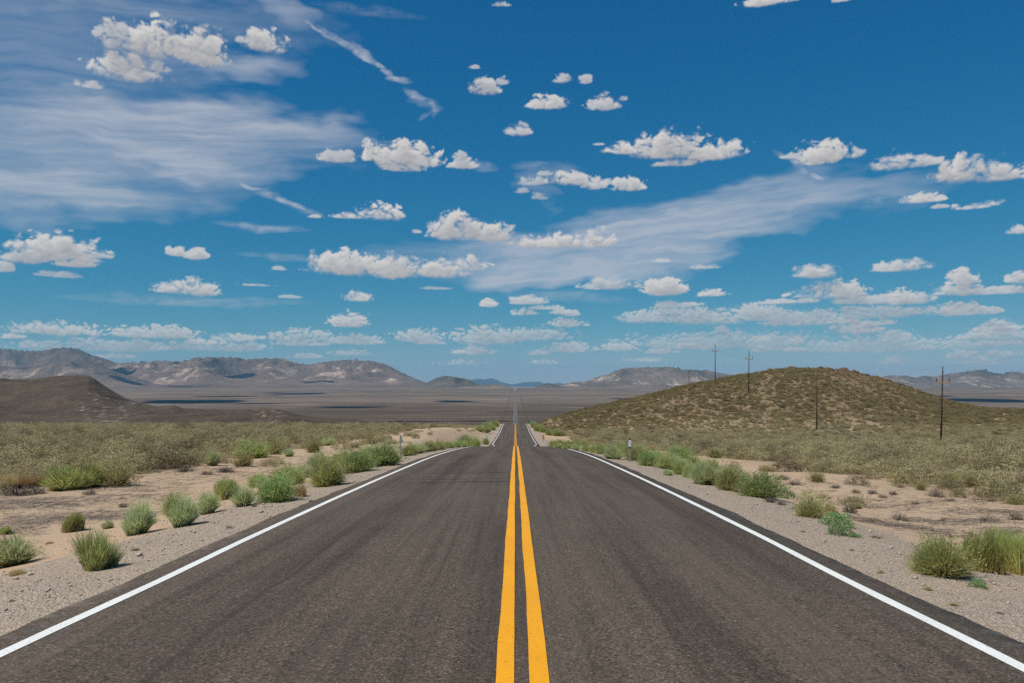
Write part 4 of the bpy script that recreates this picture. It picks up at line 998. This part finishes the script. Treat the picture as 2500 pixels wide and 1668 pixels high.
# ------------------------------------------------------------------ fences, marker posts
post_me = MB().tube([(0, 0, -.3), (0, 0, 1.05)], .05, 6).data('fence_post', M['tpost'])
tip_me = MB().tube([(0, 0, 1.05), (0, 0, 1.5)], .062, 6).data('post_tip', M['posttip'])
tip_small = MB().tube([(0, 0, 1.05), (0, 0, 1.25)], .035, 6).data('post_tip', M['posttip'])
def fence(spots, label, tip=None):
    X0, Y0 = spots[0]
    root = empty('wire_fence', (X0, Y0, float(gz(X0, Y0))), label, 'fence')
    base = np.array(root.location); tops = []
    for X, Y in spots:
        p = np.array((X, Y, float(gz(X, Y)))) - base
        po = link('post', post_me, root, p); po.rotation_euler = (random.gauss(0, .03), random.gauss(0, .03), 0); po.scale = (1, 1, random.uniform(.93, 1.07))
        link('post_tip', tip or tip_me, po); tops.append(p)
    for h in (.45, .75, 1.05):
        link('wire', MB().tube([t + np.array([0.04, 0, h]) for t in tops], .004, 4).data('fence_wire', M['wire']), root)
fence([(-115 + random.uniform(-.2, .2), 172 + 4.35 * k) for k in range(-2, 96)], 'long straight wire fence with white tipped posts across the left sagebrush field')
fence([(81 - (81 - 62) * t + random.uniform(-.2, .2), 212 - 74 * t) for t in np.linspace(0, 1, 16)], 'short stretch of wire fence with white tipped posts at the foot of the hill', tip_small)

def channel_post(w, h):  # a flanged U-channel post
    m = MB(); m.box((-w / 2, -.012, -.25), (w / 2, .0, h)); m.box((-w / 2, .0005, -.25), (-w / 2 + .012, .035, h)); m.box((w / 2 - .012, .0005, -.25), (w / 2, .035, h)); return m
def delineator(X, Y, h, label, plate=True, yaw=0.0):
    root = empty('delineator_post', (X, Y, float(gz(X, Y))), label, 'marker post', 'roadside marker posts', yaw)
    link('post', channel_post(.062, h).data('post', M['steel']), root)
    if plate:
        link('reflector', MB().box((-.05, -.024, h - .34), (.05, -.0125, h - .06)).data('reflector', M['reflector']), root)
        link('reflector_holder', MB().box((-.056, -.018, h - .40), (.056, -.0125, h - .345)).box((-.045, -.018, h - .055), (.05, -.0125, h + .0)).data('reflector_holder', M['black']), root)
    else:
        link('reflector', MB().box((-.055, .036, h - .38), (.055, .046, h - .08)).data('reflector', M['steel']), root)
    return root
X, Y = locate(1537.5, 1129); delineator(X, Y, 58 * Y / F, 'steel marker post with white reflector on the right gravel verge')
delineator(-280 / F * 41, 41, 1.12, 'plain grey marker post among green bushes on the left verge', False)
delineator(-5.3, 146, 1.2, 'grey marker post on the left verge down in the dip', False)
delineator(-5.1, 208, 1.3, 'pale marker post highest on the left verge of the second rise')
def object_marker(X, Y, label):
    root = empty('object_marker', (X, Y, float(gz(X, Y))), label, 'road sign', 'striped culvert markers', 0)
    link('post', channel_post(.06, .95).data('post', M['steel']), root)
    pn = link('panel', MB().box((-.17, -.03, .55), (.17, -.0135, 1.45)).data('panel', M['amber']), root)
    st = MB()
    for k in range(4):
        z0 = .58 + k * .23; b = len(st.v)
        lo, hi = z0, min(z0 + .1, 1.24)
        st.v += [(-.165, -.033, lo + .2), (.165, -.033, lo), (.165, -.033, hi), (-.165, -.033, hi + .2)]
        st.v += [(-.165, -.0305, lo + .2), (.165, -.0305, lo), (.165, -.0305, hi), (-.165, -.0305, hi + .2)]
        st.f += [(b, b + 1, b + 2, b + 3), (b + 7, b + 6, b + 5, b + 4), (b, b + 4, b + 5, b + 1), (b + 1, b + 5, b + 6, b + 2), (b + 2, b + 6, b + 7, b + 3), (b + 3, b + 7, b + 4, b)]
    link('stripes', st.data('stripes', M['black']), pn)
object_marker(68.5 / F * 140, 140, 'amber and black striped marker sign by the dip, lower one of two')
object_marker(45 / F * 205, 205, 'amber and black striped marker sign on the second rise, upper one of two')

# ------------------------------------------------------------------ light, sky, air
SUN_EL, SUN_AZ = math.radians(57), math.radians(238)      # azimuth from +Y towards +X
sd = np.array([math.cos(SUN_EL) * math.sin(SUN_AZ), math.cos(SUN_EL) * math.cos(SUN_AZ), math.sin(SUN_EL)])
sun = bpy.data.lights.new('sun', 'SUN'); sun.energy = 4.9; sun.angle = math.radians(.55); sun.color = (1.0, .925, .82)
so = bpy.data.objects.new('sun', sun); COL.objects.link(so)
from mathutils import Vector
so.rotation_euler = Vector(sd).to_track_quat('Z', 'Y').to_euler(); so.location = (0, 0, 200)

# unseen cloud bodies added above the view to throw shadows on the valley
def shadow_cloud_mesh(spots, alt):
    import bmesh
    bm = bmesh.new()
    for X, Y, rx, ry, zg in spots:
        k = (alt - zg) / sd[2]
        c = np.array([X, Y, zg]) + sd * k
        for j in range(7):
            ox, oy = random.uniform(-.75, .75), random.uniform(-.6, .6)
            if j == 0: ox = oy = 0
            s = (1.0 if j == 0 else random.uniform(.3, .5))
            r = bmesh.ops.create_icosphere(bm, subdivisions=3, radius=1.0)
            for v in r['verts']:
                q = v.co
                kk = 1 + .25 * float(noise(q.x * 2 + j * 3 + X, q.y * 2 + q.z, 5))
                v.co = Vector((c[0] + ox * rx + q.x * rx * s * kk * .8, c[1] + oy * ry + q.y * ry * s * kk * .8, c[2] + max(q.z, -.2) * min(rx, ry) * s * .5 * kk))
    me = bpy.data.meshes.new('shadow_clouds'); bm.to_mesh(me); bm.free()
    for p in me.polygons: p.use_smooth = True
    m, t, out = material('cloud_white'); finish(t, out, (.85, .85, .87), 1.0, None, spec=0); me.materials.append(m)
    link('shadow_clouds', me, kind='stuff', label='unseen cloud cover added high overhead to shadow the valley', category='shadow_clouds')
def at(px, py, z):  # a point of the valley floor under a measured direction
    Y = -z * F / (py - YH); return ((px - CX) / F * Y, Y)
sh = []
for x0, x1, y0, y1, z in ((330, 605, 977, 987, -110), (560, 700, 983.5, 986.5, -110), (480, 640, 967.5, 970, -105), (650, 690, 966.5, 968, -105), (665, 800, 959.5, 963.5, -100), (1058, 1160, 978.5, 984, -110), (758, 950, 992, 997, -109), (930, 1130, 1027, 1031.5, -105), (1100, 1262, 1027, 1030.5, -105),
                          (1494, 1545, 972, 975.5, -106), (2300, 2560, 972, 983, -106), (2230, 2330, 964, 967.5, -100), (560, 620, 1004, 1006, -107), (640, 690, 957, 959, -95)):
    (a, ya), (b, yb_) = at(x0, (y0 + y1) / 2, z), at(x1, (y0 + y1) / 2, z)
    n0, n1 = at(0, y1, z)[1], at(0, y0, z)[1]
    sh.append(((a + b) / 2, (n0 + n1) / 2, (b - a) / 2, (n1 - n0) / 2, z))
sh += [(-4500, 9700, 620, 120, 30), (-5650, 11300, 230, 300, 220), (-3850, 10900, 300, 200, 110), (-2600, 10400, 260, 120, 40), (3300, 10600, 330, 180, 60)]
shadow_cloud_mesh(sh, 6000)

# the air: one box of thin pale haze around everything
lo = float(GZ.min()) - 1.0
hz = MB().box((-27000, -300, lo), (27000, 37000, 560)).data('haze', bpy.data.materials.new('thin_air'))
hm = hz.materials[0]; hm.use_nodes = True; t = NT(hm.node_tree); t.n.clear()
out = t.n.new('ShaderNodeOutputMaterial')
pv = t.new('ShaderNodeVolumePrincipled', {'Color': (.30, .62, .90, 1), 'Density': 2.7e-5, 'Anisotropy': 0.0})
t.l.new(pv.outputs[0], out.inputs['Volume'])
link('haze', hz, kind='stuff', label='thin blue haze over the valley', category='haze')

# clear sky: Nishita
W = bpy.data.worlds.new('World'); S.world = W; W.use_nodes = True
t = NT(W.node_tree); t.n.clear()
wo = t.n.new('ShaderNodeOutputWorld')
sky = t.new('ShaderNodeTexSky', sky_type='NISHITA', sun_disc=False, sun_elevation=SUN_EL, sun_rotation=SUN_AZ, altitude=1900, air_density=1.0, dust_density=.4, ozone_density=3.0)
# the photograph was taken through a polarised, saturated grade: deepen each channel of the clear sky
sk = t.new('ShaderNodeSeparateColor', {0: sky.outputs[0]}).outputs
def deep(ch, a, p): return t.math('MULTIPLY', t.math('POWER', t.math('MULTIPLY', ch, .1), p), a * 10)
skyc = t.new('ShaderNodeCombineColor', {0: deep(sk[0], .56, 2.0), 1: deep(sk[1], .445, .86), 2: deep(sk[2], .475, .55)}).outputs[0]
t.l.new(t.new('ShaderNodeBackground', {'Color': skyc, 'Strength': .1}).outputs[0], wo.inputs[0])
W.cycles.sampling_method = 'MANUAL'; W.cycles.sample_map_resolution = 512

# cloud dome: cirrus and fair weather cumulus laid out by azimuth and elevation
def ae(x, y):  # measured on a 2350 px wide print of the view
    x, y = x * 2500 / 2350, y * 2500 / 2350
    v = np.array([(x - CX) / F, 1, (YH - y) / F]); v /= np.linalg.norm(v)
    return math.atan2(v[0], v[1]), math.asin(v[2])
CIR = [(150, 330, 420, 165, 0, .62), (520, 315, 400, 75, 2, .6), (60, 440, 420, 65, 0, .55), (210, 478, 230, 16, 2, .5), (700, 300, 230, 35, -4, .3), (80, 70, 300, 90, 0, .35), (330, 12, 420, 45, 0, .42), (590, 150, 110, 48, 8, .45), (470, 160, 160, 60, 0, .3),
       (735, 72, 70, 4.5, -25, .7), (790, 100, 70, 6, -27, .75), (850, 132, 70, 8, -28, .8), (888, 158, 40, 8, -32, .7), (920, 182, 34, 10, -5, .7), (660, 22, 70, 28, -20, .5), (965, 226, 40, 12, -32, .6), (988, 252, 24, 12, -75, .5), (975, 268, 20, 7, 40, .35), (975, 245, 34, 24, -40, .35), (850, 30, 130, 16, 0, .25), (520, 405, 120, 18, -17, .4), (610, 445, 110, 10, -20, .65), (680, 472, 70, 6, -18, .7), (460, 385, 120, 30, -10, .35), (1650, 490, 480, 62, 4, .65), (1330, 590, 330, 75, 0, .68), (1250, 625, 260, 45, 0, .5),
       (1880, 450, 300, 30, 5, .5), (1830, 385, 70, 9, -38, .6), (1890, 415, 90, 10, -14, .5), (1760, 420, 160, 22, 6, .35), (1235, 425, 60, 46, 35, .28), (1250, 385, 80, 12, -8, .4), (600, 520, 110, 9, 0, .55), (650, 590, 110, 10, -2, .4), (440, 690, 270, 14, 0, .4), (1300, 682, 150, 14, -3, .35), (1000, 600, 300, 50, 0, .25), (1100, 560, 200, 30, 0, .3),
       (1120, 375, 40, 18, -10, .4), (2000, 460, 160, 14, 3, .35), (1560, 545, 260, 55, 8, .55)]
# --- cumulus: centre, half width, height, strength
CUM = [(1215, 420, 34, 20, .45), (1235, 455, 22, 14, .4), (1195, 440, 18, 12, .4), (1250, 400, 26, 10, .4), (360, 112, 85, 58, 1), (455, 128, 75, 58, 1), (268, 98, 45, 46, .6), (290, 168, 82, 44, .9), (362, 160, 30, 18, .6), (610, 107, 56, 36, .9), (560, 95, 24, 14, .6), (205, 198, 32, 12, .5), (1112, 207, 46, 32, .8), (1150, 190, 20, 16, .5), (1090, 156, 14, 7, .5), (1292, 184, 24, 19, .6), (1343, 187, 20, 15, .6),
       (1262, 243, 62, 24, .9), (1385, 245, 44, 26, .8), (1430, 229, 14, 10, .5), (1193, 304, 42, 22, .8), (1540, 348, 95, 52, 1), (1450, 345, 66, 26, 1), (1640, 356, 80, 32, 1), (1555, 378, 56, 14, .8), (1375, 332, 16, 6, .5), (1885, 364, 62, 38, 1), (1820, 360, 30, 10, .6), (1960, 358, 24, 16, .7), (2060, 380, 56, 28, .8), (2115, 377, 46, 22, .8),
       (2215, 404, 80, 40, 1), (2290, 406, 66, 28, .95), (2113, 460, 52, 17, .9), (2240, 475, 52, 12, .8), (2160, 476, 18, 6, .6), (2338, 531, 28, 15, .8), (925, 368, 106, 46, 1), (920, 388, 62, 18, .9), (1065, 382, 42, 22, .8), (1055, 366, 22, 20, .6), (775, 366, 52, 22, .6), (1440, 430, 46, 26, .9), (1310, 417, 58, 26, .9), (1370, 427, 42, 22, .8),
       (870, 495, 58, 32, 1), (800, 499, 46, 11, .9), (725, 498, 17, 7, .6), (1050, 535, 85, 50, 1), (1130, 543, 60, 36, 1), (1275, 561, 145, 26, 1), (1370, 559, 52, 34, 1), (955, 533, 18, 9, .6), (800, 618, 106, 44, 1), (900, 624, 120, 42, 1), (1010, 625, 80, 38, 1), (1066, 615, 60, 26, .9), (120, 585, 106, 44, .95), (60, 592, 60, 32, .8), (218, 590, 38, 10, .7), (165, 608, 46, 16, .9),
       (8, 618, 20, 18, .7), (135, 633, 52, 12, .5), (405, 582, 27, 17, .8), (450, 588, 33, 20, .8), (445, 668, 60, 32, .95), (388, 667, 46, 18, .9), (825, 686, 40, 21, .9), (805, 742, 58, 28, .9), (1120, 700, 30, 16, .9), (1215, 694, 54, 18, .8), (1205, 720, 38, 13, .7), (1525, 668, 60, 33, 1), (1400, 658, 80, 22, .6), (1630, 677, 44, 14, .9), (1870, 630, 60, 27, .9), (2070, 616, 70, 19, .85),
       (1910, 676, 92, 32, .9), (2080, 691, 66, 27, .9), (2000, 692, 70, 20, .7), (2210, 648, 34, 27, .9), (2190, 671, 60, 22, .8), (2345, 643, 32, 21, .9), (2310, 670, 70, 13, .7), (2190, 718, 70, 22, .8), (2260, 717, 38, 13, .7), (1530, 718, 60, 18, .6), (1480, 734, 80, 24, .6), (1620, 735, 125, 34, .65), (1750, 728, 90, 32, .65), (1860, 738, 120, 32, .65), (1965, 758, 68, 24, .8), (2000, 724, 130, 24, .55),
       (1300, 746, 56, 17, .7), (1115, 781, 84, 36, .6), (2292, 766, 52, 30, .8), (2290, 775, 90, 12, .5), (1580, 795, 76, 26, .8), (1740, 800, 46, 26, .8), (1828, 785, 34, 22, .8), (2050, 780, 60, 20, .6), (2210, 818, 40, 16, .6), (1420, 800, 46, 20, .65), (1310, 803, 60, 22, .6), (130, 762, 100, 22, .75), (360, 770, 110, 22, .7), (530, 779, 62, 16, .7), (690, 778, 80, 26, .55), (810, 785, 90, 18, .5), (960, 778, 76, 26, .6),
       (1100, 810, 50, 20, .7), (800, 813, 54, 12, .6), (1240, 812, 40, 12, .5), (1765, 6, 72, 18, .9), (1940, 0, 30, 8, .6), (1150, 12, 24, 10, .5), (250, 800, 180, 22, .45), (480, 800, 150, 20, .4), (1680, 790, 300, 30, .4), (2000, 800, 300, 26, .4), (1620, 615, 46, 8, .5), (1520, 600, 26, 9, .5), (640, 618, 20, 8, .5), (588, 655, 40, 6, .6), (665, 683, 26, 6, .4), (1000, 663, 40, 6, .4), (1210, 775, 120, 26, .5), (1060, 835, 60, 10, .4)]
K = 2500 / 2350 / F
DA, DE = np.meshgrid(np.linspace(-.66, .66, 1500), np.linspace(-.02, .50, 600))
da, de = 1.32 / 1499, .52 / 599
low = smooth(.17, .05, DE)                                   # far clouds near the horizon are finer grained
# thin cirrus: soft patches combed into fibres
WA1, WA2 = fbm(DA * 8, DE * 22, 301, 4, .6) * .034, fbm(DA * 40, DE * 90, 303, 3) * .004
WE1, WE2 = fbm(DA * 7, DE * 20, 305, 4, .6) * .017, fbm(DA * 30, DE * 110, 307, 2) * .0026
fib1 = fbm(DA * 3.2 + DE * 2, DE * 30 - DA * 2.4 + WE1 * 18, 311, 5, .6)
fib2 = fbm(DA * 8, DE * 150 - DA * 12 + WE1 * 45, 313, 3, .6)
puf = fbm(DA * 60, DE * 75, 315, 4, .6)
ci = np.zeros_like(DA); cp = np.zeros_like(DA)
for x, y, rx, ry, ang, w in CIR:
    a, e = ae(x, y); c_, s_ = math.cos(math.radians(ang)), math.sin(math.radians(ang))
    kw = min(1.0, ry / 45.0)
    u, v = DA + WA1 * kw + WA2 - a, DE + WE1 * kw + WE2 * min(1, .3 + kw) - e
    r2 = ((u * c_ + v * s_) / (rx * K)) ** 2 + ((-u * s_ + v * c_) / (ry * K)) ** 2
    q = w * np.clip(1 - r2, 0, 1)
    if ry < 20: cp += q
    else: ci += q
cirrus = np.clip(np.minimum(ci, .95) * (.82 + .27 * fib1 + .19 * fib2), 0, .9) * .86
cirrus = np.maximum(cirrus, np.clip(np.minimum(cp, .9) * (.62 + .34 * puf + .30 * fib2), 0, .7))
# cumulus: rounded heads over flat bases
rc = random.Random(5)
for _ in range(46):
    yy = rc.uniform(690, 835); xx = rc.uniform(0, 2350) if yy > 745 else rc.uniform(1250, 2350)
    CUM.append((xx, yy, rc.uniform(16, 70), rc.uniform(8, 16), rc.uniform(.5, .85)))
bw1, bw2 = fbm(DA * 22, DE * 26, 321, 2) * .006, fbm(DA * 22, DE * 26, 323, 2) * .006
def billow(sx, sy, seed, o):
    t_ = 0; a_ = 1.0; tot = 0
    for k in range(o):
        t_ = t_ + a_ * np.abs(noise((DA + bw1) * sx * 2.03 ** k, (DE + bw2) * sy * 2.03 ** k, seed + k)); tot += a_; a_ *= .56
    return t_ / tot
bl = billow(46, 60, 331, 5) * (1 - low) + billow(95, 150, 341, 4) * low
rag = fbm(DA * 120, DE * 170, 351, 3, .6); frag = fbm(DA * 30, DE * 46, 355, 5, .62)
fm = np.full_like(DA, -1.5); hy = np.zeros_like(DA); cw = np.zeros_like(DA)
for x, y, rx, ry, w in CUM:
    a, e = ae(x, y)
    u, v = (DA - a) / (rx * K * 1.08), (DE - e) / (ry * K * 1.12)
    v = np.maximum(v, -2.6 * v)
    q = 1 - u * u - v * v
    m_ = q > fm
    hy = np.where(m_, v * np.where(DE > e, 1, -.4), hy); cw = np.where(m_, w, cw); fm = np.maximum(fm, q)
base_ = smooth(.05, -.3, hy)
D_ = fm * 1.0 + (bl - .27) * 1.9 * (1 - .55 * base_) + rag * .12 + frag * .26 * (1 - .4 * base_) - .17
D_ = np.where(fm > -.75, D_, -1)
soft = .40 + .5 * smooth(-.3, .5, fbm(DA * 18, DE * 24, 361, 2)) * (1 - low * .3) + .3 * base_
alpha = smooth(0, 1, D_ / soft) * smooth(-.42, -.02, fm) * (.30 + .70 * np.clip(cw, 0, 1)) * (.90 + .10 * smooth(.02, .15, DE))
dn = np.clip(D_, 0, 1.1) * smooth(-.7, -.15, fm)
# light from high on the left: optical depth met on the way out of the cloud
Tt = np.zeros_like(DA)
for k in range(1, 15):
    oy, ox = int(round(k * 1.75)), int(round(k * .8))
    sh_ = np.zeros_like(dn); sh_[:-oy, ox:] = dn[oy:, :-ox]
    Tt += sh_ * (1.0 if k > 1 else .6)
bright = np.exp(-Tt * .21)
g_ = np.zeros_like(dn); g_[:-3, 1:] = dn[3:, :-1]
bright = np.clip(bright * .88 + .16 + (dn - g_) * .36 + .03 * rag, 0, 1)
RD = 62000.0
V = np.stack([RD * np.cos(DE) * np.sin(DA), RD * np.cos(DE) * np.cos(DA), RD * np.sin(DE)], -1).reshape(-1, 3)
ii = np.arange(DA.size).reshape(DA.shape)
q = np.stack([ii[:-1, :-1], ii[1:, :-1], ii[1:, 1:], ii[:-1, 1:]], -1).reshape(-1, 4)
A_ = 1 - (1 - alpha) * (1 - cirrus)
q = q[A_.reshape(-1)[q].max(1) > .004]
used, inv = np.unique(q, return_inverse=True)
m, t, out = material('sky_clouds')
cc = t.mix(t.attr('bright'), (.29, .295, .32), (.57, .555, .54))
colr = t.mix(t.attr('share'), (.42, .45, .51), cc)
em = t.new('ShaderNodeEmission', {'Color': colr, 'Strength': 1.0})
mx = t.new('ShaderNodeMixShader', {0: t.attr('cover'), 1: t.new('ShaderNodeBsdfTransparent').outputs[0], 2: em.outputs[0]})
t.l.new(mx.outputs[0], out.inputs[0])
m.cycles.emission_sampling = 'NONE'
share = np.clip(alpha / np.maximum(A_, .001), 0, 1)
link('sky', mesh_np('sky', V[used], inv.reshape(-1, 4), m, True, {'cover': A_.reshape(-1)[used], 'share': share.reshape(-1)[used], 'bright': bright.reshape(-1)[used]}), kind='structure', label='blue sky with scattered white cumulus and thin streaks of cirrus')

# ------------------------------------------------------------------ camera and render settings
cam = bpy.data.cameras.new('camera'); cam.sensor_width = 36; cam.lens = 36 * F / 2500
cam.shift_x = -(CX - 1250) / 2500; cam.shift_y = (YH - 834) / 2500
cam.clip_start = .1; cam.clip_end = 90000
co = bpy.data.objects.new('camera', cam); COL.objects.link(co); co.rotation_euler = (math.radians(90), 0, 0); co.location = (0, 0, 0)
S.camera = co
S.view_settings.view_transform = 'Standard'; S.view_settings.look = 'None'; S.view_settings.gamma = 1; S.view_settings.exposure = .2
S.view_settings.use_curve_mapping = False
S.cycles.max_bounces = 5; S.cycles.diffuse_bounces = 2; S.cycles.glossy_bounces = 1; S.cycles.transmission_bounces = 2; S.cycles.volume_bounces = 0; S.cycles.transparent_max_bounces = 6
S.cycles.use_denoising = False
print('sagebrush', n, len(ind), 'plants', len(PLACED))
